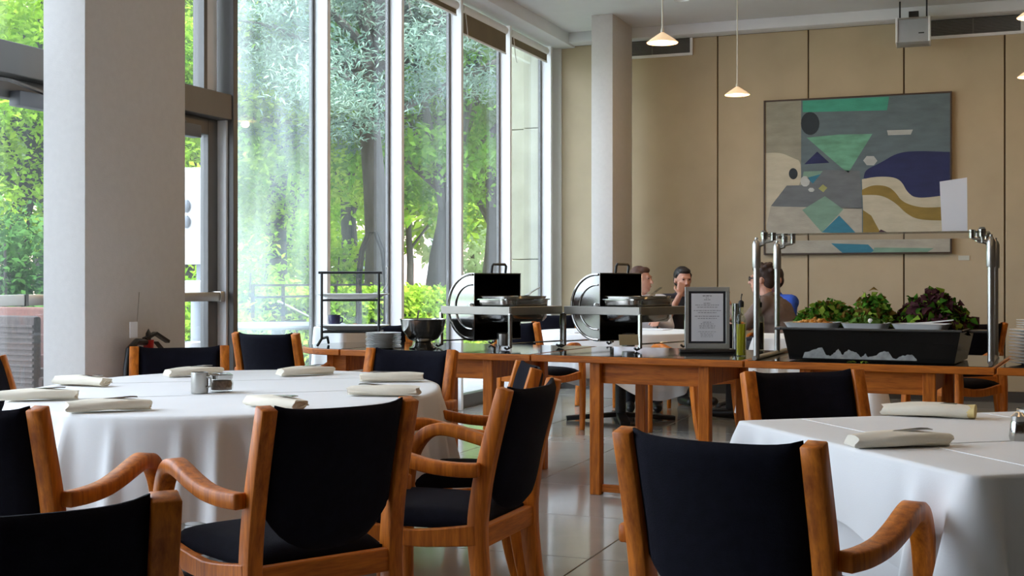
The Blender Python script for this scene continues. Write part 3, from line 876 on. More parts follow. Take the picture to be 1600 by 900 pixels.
def creamer(px, py, label):
    r = empty('creamer', tab_pt(px, py)); tag(r, label, 'creamer')
    MB().lathe([(0, 0), (.030, 0), (.031, .004), (.031, .074), (.0285, .076), (.0285, .010), (0, .008)], 28).build('body', steel_b, r, smooth=True)
    MB().tube([(.030, 0, .06), (.048, 0, .055), (.048, 0, .028), (.030, 0, .02)], .0035, 8).build('handle', steel_b, r, smooth=True)
def jar(px, py, label):
    r = empty('sugar_jar', tab_pt(px, py)); tag(r, label, 'jar')
    MB().lathe([(0, 0), (.038, 0), (.043, .006), (.044, .03), (.038, .05), (.038, .055), (.035, .055), (.035, .05), (.041, .03), (.040, .008), (0, .005)], 28).build('glass', glass_g, r, smooth=True)
    MB().lathe([(0, .006), (.038, .008), (.039, .03), (.034, .042), (0, .042)], 20).build('contents', plain('brown_sugar', (.16, .10, .07), .8, var=.4, scale=120) if 'brown_sugar' not in MATS else MATS['brown_sugar'], r, smooth=True)
    MB().lathe([(.040, .048), (.042, .062), (.030, .069), (.0, .070)], 24).build('lid', steel, r, smooth=True)
creamer(312, 614, 'brushed steel creamer standing on the oval table')
jar(346, 612, 'squat glass sugar jar with steel lid beside the creamer')
r = empty('salt_shaker', tab_pt(1592, 688)); tag(r, 'small glass shaker with steel cap on the square table', 'shaker')
MB().lathe([(0, 0), (.022, 0), (.024, .01), (.020, .045), (.018, .05), (0, .05)], 18).build('glass', steel, r, smooth=True)
MB().lathe([(.019, .05), (.019, .062), (.008, .072), (0, .072)], 18).build('cap', steel_b, r, smooth=True)
r = empty('creamer', tab_pt(1608, 684)); tag(r, 'steel creamer on the square table at the frame edge', 'creamer')
MB().lathe([(0, 0), (.030, 0), (.031, .004), (.031, .074), (.0285, .076), (.0285, .010), (0, .008)], 28).build('body', steel_b, r, smooth=True)

# ================================================================== BUFFET TABLES
BO = Vector((-3.66, 6.62, 0)); BA = math.atan2(6.33 - 6.62, -.03 + 3.66)
bX = Vector((math.cos(BA), math.sin(BA), 0)); bY = Vector((-bX.y, bX.x, 0))
def bp(s, t, z=.75):
    p = BO + bX * s + bY * t; return Vector((p.x, p.y, z))
BD = 1.0
def buffet(s0, s1, label, legx=(.30, .20)):
    L = s1 - s0 - .008
    p = bp(s0 + .004, 0, 0)
    r = empty('buffet_table', p, BA); tag(r, label, 'table', 'oak buffet tables set end to end')
    MB().box(0, L, 0, BD, .712, .748).build('edge_band', oak_x, r, bevel=.004, seg=1)
    MB().box(.012, L - .012, .012, BD - .012, .747, .75).build('tabletop', blackt, r, bevel=.001, seg=1)
    a, b = legx[0], L - legx[1]
    y0, y1 = .07, .78
    MB().box(a, b, y0 + .008, y0 + .030, .60, .712).build('apron', oak_x, r, bevel=.002, seg=1)
    MB().box(a, b, y1 - .030, y1 - .008, .60, .712).build('apron', oak_x, r, bevel=.002, seg=1)
    MB().box(a + .008, a + .03, y0, y1, .60, .712).build('apron', oak, r, bevel=.002, seg=1)
    MB().box(b - .03, b - .008, y0, y1, .60, .712).build('apron', oak, r, bevel=.002, seg=1)
    for x in (a, b):
        for y in (y0, y1): MB().box(x - .03, x + .03, y - .03, y + .03, 0, .712).build('leg', oak, r, bevel=.004, seg=1)
    MB().box(a + .03, b - .03, y0 - .01, y0 + .02, .015, .055).build('stretcher', oak_x, r, bevel=.003, seg=1)
    MB().box(b - .015, b + .015, y0 + .03, y1 - .03, .015, .055).build('stretcher', oak, r, bevel=.003, seg=1)
    return r
buffet(0, 1.245, 'oak buffet table carrying the first roll top dish', (.33, .28))
buffet(1.245, 2.44, 'oak buffet table carrying the second roll top dish and the menu', (.36, .22))
buffet(2.44, 3.64, 'oak buffet table under the salad bar', (.30, .30))
buffet(3.64, 4.84, 'oak buffet table with the tall plate stack, cut by the frame', (.22, .30))
# half round end table
r = empty('half_round_table', bp(0, 0, 0), BA); tag(r, 'half round oak end table with black top under the tiered stand', 'table')
def halfr(R, c=.5, n=32): return [(-.004, c - R)] + [(-.004 - R * math.sin(PI * k / n), c - R * math.cos(PI * k / n)) for k in range(1, n)] + [(-.004, c + R)]
MB().prism(halfr(.5), .712, .748).build('edge_band', oak_x, r, bevel=.004, seg=1)
MB().prism(halfr(.487), .747, .75).build('tabletop', blackt, r)
MB().box(-.15, -.02, .10, .125, .60, .712).build('apron', oak_x, r); MB().box(-.15, -.02, .86, .885, .60, .712).build('apron', oak_x, r)
MB().box(-.145, -.12, .125, .86, .60, .712).build('apron', oak, r)
for x, y in ((-.13, .12), (-.13, .87), (-.40, .55)): MB().box(x - .025, x + .025, y - .025, y + .025, 0, .712).build('leg', oak, r, bevel=.004, seg=1)

def bpx(px, py):
    """point of the buffet top seen at that pixel"""
    z = (EYE - .75) * FOC / (py - 440); return pxz(px, z, .75)

# tiered stand
a = bpx(523, 539); b = cw(-.96, 7.62, .75)
b = bp((b - BO).dot(bX), (b - BO).dot(bY))
p = pxz(552, 7.92, .75)
r = empty('tiered_stand', p, YAW); tag(r, 'black wire stand holding two long white platters by the windows', 'stand')
for s in (-1, 1):
    x = s * .175
    MB().tube([(x, -.147, .05), (x, -.147, .455)], .008, 8).build('upright', blackm, r, smooth=True)
    MB().tube([(x - .02, -.19, .009), (x, -.147, .05), (x, .09, .05), (x + .0, .14, .009)], .008, 8).build('foot', blackm, r, smooth=True)
MB().tube([(-.195, -.147, .455), (.195, -.147, .455)], .008, 8).build('top_bar', blackm, r, smooth=True)
for z in (.09, .285):
    MB().tube([(-.175, -.147, z), (.175, -.147, z), (.175, .10, z), (-.175, .10, z)], .006, 8, closed=True).build('tray_ring', blackm, r, smooth=True)
def platter(px, z, h, L, W, label, par=None):
    r = mk('platter', PLM, china, None, pxz(px, z, h), YAW)
    tag(r, label, 'platter', 'white platters on the stand')
def sup(L, W, z, n=40, e=.55): return [(L*math.copysign(abs(math.cos(2*PI*k/n))**e, math.cos(2*PI*k/n)), W*math.copysign(abs(math.sin(2*PI*k/n))**e, math.sin(2*PI*k/n)), z) for k in range(n)]
PLM = MB().loft([sup(.13, .08, 0), sup(.16, .10, .006), sup(.225, .135, .030), sup(.223, .133, .033), sup(.155, .096, .011)]).mesh('platter', smooth=True, angle=50)
PLM.materials.append(china)
platter(552, 7.92, .75 + .292, .2, .12, 'long white platter on the upper tier of the wire stand')
platter(552, 7.92, .75 + .097, .2, .12, 'long white platter on the lower tier of the wire stand')
tg = MB().bar([(.0, 0, 0), (.06, .01, .012), (.09, .0, .06), (.095, -.01, .16), (.085, -.01, .17)], (0, 1, 0), [.022, .02, .014, .012, .016], .004)
tag(tg.build('serving_tongs', china, smooth=True, loc=pxz(582, 7.88, 1.077), rz=YAW), 'pale serving tongs leaning up from the upper platter', 'tongs')

# plate stacks
def ORD(i, n):
    W = ['lowest', 'second from the bottom', 'third from the bottom', 'fourth from the bottom', 'fifth from the bottom', 'sixth from the bottom', 'seventh from the bottom', 'eighth from the bottom']
    T = ['topmost', 'second from the top', 'third from the top', 'fourth from the top']
    return T[n - 1 - i] if n - 1 - i < (4 if n > 4 else 2) and i else W[i]
plate_m = MB().lathe([(0, 0), (.055, 0), (.065, .003), (.105, .010), (.106, .012), (.064, .0065), (0, .004)], 36).mesh('plate', smooth=True, angle=50)
plate_m.materials.append(china)
big_m = MB().lathe([(0, 0), (.075, 0), (.085, .003), (.135, .013), (.136, .0155), (.084, .007), (0, .004)], 40).mesh('plate', smooth=True, angle=50)
big_m.materials.append(china)
p = bpx(599, 545)
N_ = 11
for i in range(N_):
    tag(mk('plate', plate_m, china, None, p + Vector((.002 * math.sin(i * 2.1), .002 * math.cos(i * 1.7), .0005 + i * .0085)), i * .3), 'small white plate, %s of the stack by the steel bowl' % ORD(i, N_), 'plate', 'small plates by the steel bowl')
p = bp(3.64 + .17, .28)
for i in range(15):
    if i < 11:
        tag(mk('plate', big_m, china, None, p + Vector((.002 * math.sin(i * 2.1), .002 * math.cos(i * 1.7), .0005 + i * .0155)), i * .3), 'large white plate, %s, in the stack beside the salad bar post' % ORD(i, 11), 'plate', 'large plates beside the salad bar')
    else:
        o = mk('plate', plate_m, china, None, p + Vector((.004, .004, .0005 + 11 * .0155 + (i - 11) * .0115)), i * .3)
        tag(o, 'smaller white plate, %s of the four crowning the tall plate stack' % ORD(i - 11, 4), 'plate', 'small plates on the tall stack')
tag(MB().loft([sup(.028, .020, 0, 20), sup(.03, .022, .006, 20), sup(.02, .012, .018, 20)]).build('folded_napkin', napk, smooth=True, loc=bpx(620, 543) + Vector((0, 0, .0005)), rz=.4), 'small crumpled white napkin beside the plate stack', 'napkin')

# steel punch bowl
r = empty('punch_bowl', bpx(661, 544.5), 0); r.scale = (1.06,) * 3; tag(r, 'round polished steel punch bowl beside the first roll top dish', 'bowl')
MB().lathe([(0, .035), (.04, .035), (.085, .055), (.118, .105), (.128, .16), (.132, .165), (.128, .168), (.123, .16), (.112, .105), (.08, .062), (0, .045)], 48).build('body', steel, r, smooth=True)
MB().lathe([(.078, 0), (.08, .006), (.062, .016), (.05, .035), (0, .036)], 36).build('foot', steel, r, smooth=True)
MB().tube([(-.06, .02, .09), (-.02, -.03, .17), (.02, -.10, .215)], .005, 8).build('ladle', steel_b, r, smooth=True)

# roll top chafing dishes. local x = roll axis (away to the right), local -y = open front
steel_r = plain('satin_steel', (.33, .31, .27), .48, 1.0, var=.06, scale=8)
def make_chafer():
    r = empty('chafing_dish')
    AX = .185     # half length along the roll axis
    R = .178; HZ = .215
    # roll lid: half cylinder, swung open to the back
    n = 26
    def shell(rad, half, name, mat, thick):
        m = MB(); out = []; inn = []
        for k in range(n + 1):
            a = PI / 2 - .10 + (PI + .2) * k / n
            out.append((math.cos(a) * 1, math.sin(a)))
        rings = []
        for x in (-half, half):
            rings.append([(x, -c * rad, HZ + s_ * rad) for c, s_ in out] + [(x, -c * (rad - thick), HZ + s_ * (rad - thick)) for c, s_ in reversed(out)])
        m.loft(rings)
        return m
    lid = shell(R, AX, 'lid', steel, .004)
    ld = lid.build('roll_lid', steel, r, smooth=True, angle=50)
    lid_dark = shell(R - .005, AX - .006, 'dark_sheet', steel, .002).build('lid_dark_sheet', plain('dark_reflection', (.02, .02, .019), .25, .6), ld, smooth=True, angle=50)  # dark sheet standing in for the dim reflections inside the chrome lid
    for s in (-1, 1):
        m = MB(); x0 = s * AX; x1 = s * (AX - .004)
        pts = []
        for k in range(n + 1):
            a = PI / 2 - .10 + (PI + .2) * k / n
            pts.append((-math.cos(a) * (R - .001), HZ + math.sin(a) * (R - .001)))
        m.loft([[(x0, p[0], p[1]) for p in pts], [(x1, p[0], p[1]) for p in pts]])
        m.build('lid_end', steel, ld, bevel=.003, seg=1)
        ring = [(s * (AX + .003), -math.cos(a) * .115, HZ + math.sin(a) * .115) for a in [PI / 2 - .05 + (PI + .1) * k / 20 for k in range(21)]]
        MB().tube(ring, .0045, 8).build('pressed_ring', steel, ld, smooth=True)
        ring = [(s * (AX + .002), -math.cos(a) * (R - .01), HZ + math.sin(a) * (R - .01)) for a in [PI / 2 - .05 + (PI + .1) * k / 20 for k in range(21)]]
        MB().tube(ring, .006, 8).build('pressed_ring', steel, ld, smooth=True)
        MB().lathe([(0, 0), (.022, 0), (.022, .014), (.012, .022), (0, .022)], 18).xf(Matrix.Translation((s * AX, 0, HZ)) @ Matrix.Rotation(s * PI / 2, 4, 'Y')).build('hinge_knob', steel, r, smooth=True)
    hp = [(-.055, -.02, HZ + R), (-.055, -.025, HZ + R + .035), (-.045, -.025, HZ + R + .045), (.045, -.025, HZ + R + .045), (.055, -.025, HZ + R + .035), (.055, -.02, HZ + R)]
    MB().tube(hp, .007, 8).build('lid_handle', black_pl, ld, smooth=True)
    # frame with four legs
    FX, Y0, Y1 = AX + .022, -.285, .20
    for s in (-1, 1):
        MB().box(s*FX - .004, s*FX + .004, Y0, Y1, HZ - .038, HZ + .004).build('side_rail', steel_r, r, bevel=.002, seg=1)
    MB().box(-FX, FX, Y0 - .004, Y0 + .004, HZ - .038, HZ + .004).build('front_rail', steel_r, r, bevel=.002, seg=1)
    MB().box(-FX, FX, Y1 - .004, Y1 + .004, HZ - .038, HZ + .004).build('back_rail', steel, r, bevel=.002, seg=1)
    for sx in (-1, 1):
        for y in (Y0, Y1):
            m = MB().box(sx*FX - .009, sx*FX + .009, y - .009, y + .009, .012, HZ - .03)
            lg = m.build('leg', steel, r, bevel=.003, seg=1)
            MB().tube([(sx*FX, y, .03), (sx*FX, y + .004, .012), (sx*FX - .012, y + .012, .006), (sx*FX - .026, y + .016, .016)], .006, 8).build('foot', black_pl, lg, smooth=True)
    MB().tube([(-FX, Y0, .035), (FX, Y0, .035)], .004, 8).build('lower_bar', steel, r, smooth=True)
    MB().tube([(-FX, Y1, .035), (FX, Y1, .035)], .004, 8).build('lower_bar', steel, r, smooth=True)
    # water pan and food pan
    def rr(L, W, z, y=-.115): return [(p[0], p[1] + y, z) for p in [(a, b) for a, b, _ in sup(L, W, 0, 44, .4)]]
    MB().loft([rr(.15, .12, HZ - .075), rr(.165, .135, HZ - .055), rr(.170, .14, HZ + .035), rr(.178, .15, HZ + .037), rr(.178, .15, HZ + .043), rr(.160, .13, HZ + .043), rr(.15, .12, HZ - .03)]).build('water_pan', steel, r, smooth=True, angle=40)
    MB().loft([rr(.160, .13, HZ + .044), rr(.165, .135, HZ + .056), rr(.155, .125, HZ + .056), rr(.146, .117, HZ + .005)]).build('food_pan', steel, r, smooth=True, angle=40)
    MB().bar([(.02, -.2, HZ + .06), (.10, -.16, HZ + .075), (.20, -.13, HZ + .10)], (0, 1, 0), [.03, .012, .014], .004).build('serving_spoon', steel, r)
    MB().lathe([(0, .012), (.032, .012), (.034, .02), (.034, .075), (.03, .08), (0, .08)], 20, (-.05, -.10, 0)).build('fuel_can', steel_b, r, smooth=True)
    return r
ch0 = make_chafer()
def chafer(o, px, py, dx, dz, label, back):
    """(px, py): foot of the near front leg; (dx, dz): roll axis"""
    z = (EYE - .75) * FOC / (py - 440)
    d = cd(dx, dz); ang_ = math.atan2(d.y, d.x)
    M = Matrix.Rotation(ang_, 4, 'Z')
    near = pxz(px, z, .75)
    o.scale = (1.15,) * 3
    off = M @ Vector((-.207, -.285, 0)) * 1.15
    o.location = near - off + Vector((0, 0, .001))
    o.rotation_euler.z = ang_
    tag(o, label, 'chafing dish', 'roll top chafing dishes')
chafer(copy_tree(ch0), 797, 548, .66, .75, 'polished steel roll top chafing dish beside the punch bowl, lid rolled open', 0)
chafer(ch0, 1000, 549, .66, .75, 'polished steel roll top chafing dish beside the framed menu, lid rolled open', 0)
tag(MB().box(-.055, .055, -.002, .002, 0, .06).xf(Matrix.Rotation(-.25, 4, 'X')).build('dish_card', plain('tan_card', (.36, .28, .15), .8), loc=pxz(983, 6.98, .80), rz=YAW + .2), 'tan card resting inside the open lid of the second chafing dish', 'card')

# framed menu on a dark base
p = bpx(1105, 551)
r = empty('menu_stand', p, YAW - .06); tag(r, 'printed menu in a silver frame on a dark base', 'menu stand')
MB().box(-.155, .155, -.05, .06, 0, .022).build('base', plain('dark_base', (.02, .016, .014), .4), r, bevel=.006)
wf, hf = .125, .345
f = MB(); f.box(-wf, wf, -.008, .010, .022, .052); f.box(-wf, wf, -.008, .010, hf, hf + .025); f.box(-wf, -wf + .022, -.008, .010, .052, hf); f.box(wf - .022, wf, -.008, .010, .052, hf)
f.build('frame', plain('silver_frame', (.40, .40, .37), .35, .4), r, bevel=.002, seg=1)
MB().box(-wf + .022, wf - .022, -.002, .008, .052, hf).build('mat_board', plain('dark_mat', (.008, .009, .014), .6), r)
sheet = MB().box(-.089, .089, -.0035, -.002, .064, .333).build('menu_sheet', paper, r)
ink = plain('grey_ink', (.14, .14, .17), .8)
rows = [(.32, .05, .0075), (.308, .016, .005), (.298, .036, .005), (.278, .04, .005), (.268, .132, .005), (.256, .112, .005), (.237, .152, .005), (.225, .104, .005), (.205, .142, .005), (.193, .105, .005),
        (.172, .048, .005), (.162, .07, .005), (.151, .088, .005), (.140, .086, .005), (.118, .104, .003), (.108, .08, .003), (.099, .072, .003), (.090, .07, .003)]
rd = random.Random(5); m = MB()
for z, w, h in rows:
    x = -w / 2
    while x < w / 2 - .003:
        L = min(rd.uniform(.007, .020), w / 2 - x)
        xx = x
        while xx < x + L - .0012:
            g = rd.uniform(.0010, .0020); m.box(xx, xx + g, -.0041, -.0036, z - h/2 * rd.uniform(.5, 1), z + h/2 * rd.uniform(.4, 1)); xx += g + .0007
        x += L + .0035
pt = m.build('print', ink, sheet); pt['kind'] = 'stuff'

# bottles
def bottle(px, py, label, liquid, scale=1.0):
    r = empty('bottle', bpx(px, py)); tag(r, label, 'bottle', 'bottles beside the menu'); r.scale = (scale,) * 3
    MB().loft([sup(.026, .026, z, 24, .6) if z < .2 else [(rr_*math.cos(2*PI*k/24), rr_*math.sin(2*PI*k/24), z) for k in range(24)] for z, rr_ in ((0, 0), (.175, 0), (.195, 0), (.215, .021), (.228, .0125), (.268, .012))]).build('glass', thin_glass('bottle_glass', (.86, .92, .80), .01, 0) if 'bottle_glass' not in MATS else MATS['bottle_glass'], r, smooth=True, angle=40)
    MB().loft([sup(.0235, .0235, z, 24, .6) for z in (.004, .172)]).build('contents', liquid, r, smooth=True, angle=40)
    MB().lathe([(.013, .262), (.015, .27), (.015, .292), (.006, .30), (.0, .30)], 14).build('stopper', black_pl, r, smooth=True)
    MB().tube([(0, 0, .295), (0, 0, .315), (.006, -.006, .335)], .004, 8).build('pourer', steel, r, smooth=True)
def liq(name, c):
    m, N, L, B = new_mat(name)
    B.inputs['Base Color'].default_value = (*c, 1); B.inputs['Roughness'].default_value = .1
    B.inputs['Transmission Weight'].default_value = .55; B.inputs['IOR'].default_value = 1.35
    return m
bottle(1158, 556, 'square bottle of golden olive oil with pourer in front of the salad bar post', liq('olive_oil', (.62, .52, .03)))
bottle(1187, 547, 'dark vinegar bottle with pourer behind the salad bar post', liq('vinegar', (.012, .006, .006)), .95)
r = empty('utensil_cylinder', bpx(1151, 546)); tag(r, 'tall polished steel canister behind the oil bottle', 'canister')
MB().lathe([(0, 0), (.024, 0), (.025, .004), (.025, .27), (.023, .272), (.022, .01), (0, .008)], 24).build('body', steel, r, smooth=True)

# salad bar: posts, clamps, glass shelf
g = empty('sneeze_guard', bp(2.49, .06, .75), BA + .05); tag(g, 'steel post sneeze guard with clear glass shelf over the salad bar', 'sneeze guard')
GW, GD, GH = 1.12, .54, .62
for x in (0.0, GW):
    for y in (0.0, GD):
        ps = MB().tube([(x, y, .012), (x, y, GH - .12)], .0155, 16).build('post', steel_b, g, smooth=True)
        MB().lathe([(.0205, GH - .15), (.0215, GH - .145), (.0215, GH - .03), (.016, GH - .015), (.008, GH - .005), (.008, GH + .005), (0, GH + .005)], 18, (x, y, 0)).build('collar', steel_b, ps, smooth=True)
        s = 1 if x == 0 else -1
        MB().tube([(x + s*.012, y, GH - .035), (x + s*.035, y, GH - .03), (x + s*.04, y, GH + .012)], .011, 10).build('clamp', steel_b, ps, smooth=True)
        MB().lathe([(.017, GH - .005), (.019, GH + .03), (.012, GH + .04), (0, GH + .04)], 14, (x + s*.04, y, 0)).build('clamp_knob', steel, ps, smooth=True)
        MB().lathe([(.014, GH - .012), (.016, GH + .028), (0, GH + .03)], 12, (x + s*.085, y, 0)).build('clamp_knob', steel, ps, smooth=True)
        MB().tube([(x + s*.02, y, GH - .025), (x + s*.085, y, GH - .01)], .008, 8).build('clamp_arm', steel_b, ps, smooth=True)
    MB().tube([(x, -.055, .012), (x, GD + .30, .012)], .012, 12).build('base_bar', steel_b, g, smooth=True)
MB().box(.03, GW - .03, -.03, GD + .25, GH + .012, GH + .022).build('glass_shelf', thin_glass('shelf_glass', (.88, .87, .84), .03, 0, 1.5), g, bevel=.002, seg=1)
p = g.matrix_basis @ Vector((GW - .17, .05, GH + .0225))
card = MB(); card.loft([[(-.055, -.0, 0), (.062, .0, 0), (.062, .035, 0), (-.055, .035, 0)], [(-.066, .014, .245), (.060, .014, .262), (.060, .018, .262), (-.066, .018, .245)]])
tag(card.build('tent_card', paper, loc=p, rz=BA + .1), 'plain white tent card standing on the glass shelf', 'card')

# ice trough
smoky = None
m_, N, L, B = new_mat('smoky_acrylic'); N.remove(B)
tr = N.new('ShaderNodeBsdfTransparent'); tr.inputs[0].default_value = (.74, .74, .72, 1)
gl = N.new('ShaderNodeBsdfGlossy'); gl.inputs['Roughness'].default_value = .12; gl.inputs['Color'].default_value = (.5, .5, .5, 1)
df = N.new('ShaderNodeBsdfDiffuse'); df.inputs[0].default_value = (.012, .012, .011, 1)
fr = N.new('ShaderNodeFresnel'); ge = N.new('ShaderNodeNewGeometry')
io = N.new('ShaderNodeMapRange'); io.inputs['To Min'].default_value = 1.45; io.inputs['To Max'].default_value = 1 / 1.45
L.new(ge.outputs['Backfacing'], io.inputs['Value']); L.new(io.outputs[0], fr.inputs['IOR'])
m1 = N.new('ShaderNodeMixShader'); m1.inputs[0].default_value = .80; L.new(tr.outputs[0], m1.inputs[1]); L.new(df.outputs[0], m1.inputs[2])
m2 = N.new('ShaderNodeMixShader'); L.new(fr.outputs[0], m2.inputs[0]); L.new(m1.outputs[0], m2.inputs[1]); L.new(gl.outputs[0], m2.inputs[2]); L.new(m2.outputs[0], N['Material Output'].inputs['Surface'])
smoky = m_
TL, TDp, TH = .86, .52, .165
g = empty('ice_trough', bp(2.50 + .115, .10, .75), BA - .02); tag(g, 'long dark smoky acrylic ice trough on the salad bar', 'trough')
def tr_ring(z, ins): return [(ins, ins * .6, z), (TL - ins, ins * .6, z), (TL - ins, TDp - ins, z), (ins, TDp - ins, z)]
tro = MB()
tro.loft([tr_ring(.004, .03), tr_ring(TH - .01, .0), tr_ring(TH - .01, -.012), tr_ring(TH, -.012), tr_ring(TH, .006), tr_ring(.014, .036)])
tro.build('shell', smoky, g)
rim = MB()
for a, b in ((0, 1), (1, 2), (2, 3), (3, 0)):
    R_ = tr_ring(TH - .003, -.006); rim.tube([R_[a], R_[b]], .006, 8)
rim.build('rim', plain('dark_rim', (.05, .05, .048), .35), g, smooth=True)
for x in (-.10, TL + .012): MB().box(x, x + .09, .20, .32, TH - .018, TH - .004).build('end_handle', plain('dark_handle', (.04, .04, .042), .5), g, bevel=.004)
rd = random.Random(12)
# frost and ice melt clinging to the front wall, with a ragged upper edge
FR = [(.086, .002), (.1, .03), (.16, .045), (.21, .055), (.23, .02), (.265, .015), (.285, .03), (.31, .05), (.335, .02), (.36, .04), (.38, .045), (.42, .035), (.45, .01), (.475, .03), (.49, .012), (.53, .02), (.58, .04), (.615, .042), (.635, .015), (.66, .006), (.7, .025), (.755, .03), (.79, .002)]
def fy(z): return .018 * (1 - (z - .004) / (TH - .014))
fr_ = []
for k in range(len(FR) - 1):
    for m_i in range(4):
        t_ = m_i / 4; fr_.append((FR[k][0] + (FR[k+1][0] - FR[k][0]) * t_, max(.002, FR[k][1] + (FR[k+1][1] - FR[k][1]) * t_ + (rd.uniform(-.004, .004) if m_i else 0))))
fm = MB(); rings = []
for t_, h_ in fr_:
    x_ = .03 + (TL - .06) * t_; z0, z1 = .014, .014 + h_
    rings.append([(x_, fy(z0) - .0025, z0), (x_, fy(z1) - .0012, z1), (x_, fy(z1) + .001, z1), (x_, fy(z0) + .001, z0)])
fm.loft(rings)
fm.build('frost', plain('ice_frost', (.30, .315, .30), .6, var=.25, scale=40), g)
# white square dishes with food
def dish(x, y, w, d, label, rim_h=.045):
    p = g.matrix_basis @ Vector((x, y, TH - .018))
    r = mk('serving_dish', None or DISH(w, d, rim_h), china, None, p, g.rotation_euler.z + rd.uniform(-.04, .04))
    tag(r, label, 'serving dish', 'white rectangular dishes in the ice trough')
    return p
def DISH(w, d, h): 
    me = MB().loft([sup(w*.36, d*.36, 0, 36, .35), sup(w*.42, d*.42, .004, 36, .35), sup(w*.5, d*.5, h - .004, 36, .3), sup(w*.52, d*.52, h, 36, .3), sup(w*.48, d*.48, h, 36, .3), sup(w*.40, d*.40, .012, 36, .35)]).mesh('serving_dish', smooth=True, angle=40)
    return me
d1 = dish(.12, .14, .26, .22, 'white dish heaped with orange chopped food at the end of the trough by the posts')
d2 = dish(.39, .14, .22, .22, 'white dish of chopped greens in the middle of the trough')
d3 = dish(.66, .13, .26, .20, 'white empty looking dish at the plate stack end of the trough')
def blobs(name, p, rx, ry, hz, n, size, mat, label, cat, seed, rz=0):
    rd = random.Random(seed); m = MB()
    for i in range(n):
        a = rd.uniform(0, 2*PI); q_ = math.sqrt(rd.random()); x = rx*q_*math.cos(a); y = ry*q_*math.sin(a)
        z = hz * (1 - q_*q_) * rd.uniform(.6, 1)
        s_ = size * rd.uniform(.6, 1.3)
        m.ell((x, y, z), (s_, s_*rd.uniform(.5, 1), s_*rd.uniform(.4, .9)), 6, 4, Matrix.Rotation(rd.uniform(0, 3), 3, 'Z'))
    o = m.build(name, mat, smooth=True, loc=p, rz=rz); tag(o, label, cat, kind='stuff')
def leaves_np(n, centers, spread, size, aspect, seed, droop=0.0, flat=0.0, curl=.25):
    rg_ = np.random.default_rng(seed)
    C = np.asarray(centers); idx = rg_.integers(0, len(C), n)
    c = C[idx] + rg_.normal(0, 1, (n, 3)) * np.asarray(spread)
    nrm = rg_.normal(0, 1, (n, 3)); nrm[:, 2] = np.abs(nrm[:, 2]) + flat
    nrm /= np.linalg.norm(nrm, axis=1)[:, None]
    t = rg_.normal(0, 1, (n, 3)); t[:, 2] -= droop
    t -= nrm * (t * nrm).sum(1)[:, None]; t /= np.linalg.norm(t, axis=1)[:, None]
    b = np.cross(nrm, t)
    s = (size * rg_.uniform(.6, 1.35, n))[:, None]
    v0 = c - t*s*.5; v1 = c + b*s*aspect*.5 + nrm*s*curl*.3; v2 = c + t*s*.5 - nrm*s*curl*.2; v3 = c - b*s*aspect*.5 + nrm*s*curl*.3
    V = np.stack([v0, v1, v2, v3], 1).reshape(-1, 3)
    return V
def leaf_obj(name, V, mat, parent=None, loc=None, rz=0):
    n = len(V) // 4
    me = bpy.data.meshes.new(name)
    me.vertices.add(n * 4); me.vertices.foreach_set('co', V.astype(np.float32).ravel())
    me.loops.add(n * 4); me.loops.foreach_set('vertex_index', np.arange(n * 4, dtype=np.int32))
    me.polygons.add(n); me.polygons.foreach_set('loop_start', np.arange(n, dtype=np.int32) * 4)
    me.update(calc_edges=True)
    return mk(name, me, mat, parent, loc, rz)
orange_food = plain('orange_food', (.55, .24, .03), .6, var=.4, scale=50)
blobs('diced_squash', d1 + Vector((0, 0, .03)), .10, .08, .035, 90, .013, orange_food, 'orange diced food piled in the first white dish', 'food', 1)
blobs('chickpeas', d1 + bX * -.075 + Vector((0, 0, .036)), .03, .05, .012, 18, .010, plain('yellow_food', (.62, .42, .08), .5, var=.2, scale=50), 'yellow round food at the edge of the first white dish', 'food', 2)
cg = [(math.cos(a) * q_ * .08, math.sin(a) * q_ * .07, .04 + .03 * (1 - q_)) for a, q_ in [(random.random() * 6.28, random.random() ** .5) for _ in range(60)]]
tag(leaf_obj('chopped_greens', leaves_np(420, cg, (.008, .008, .008), .030, .6, 5), leafmat('chopped_green', (.06, .14, .02), (.16, .27, .06), .2, 30), loc=d2), 'chopped greens piled in the middle white dish', 'food', kind='stuff')
tag(MB().bar([(0, 0, 0), (.10, 0, .008), (.20, .01, .02)], (0, 1, 0), [.03, .016, .02], .006).build('serving_fork', china, smooth=True, loc=d3 + Vector((-.05, 0, .045)), rz=BA), 'white serving utensil lying across the third dish', 'utensil')
tag(MB().ell((0, 0, .012), (.012, .010, .013), 10, 8).build('serving_spoon', china, smooth=True, loc=d2 + bX * .03 - bY * .06 + Vector((0, 0, .045))), 'white spoon tip poking out of the chopped greens', 'spoon')
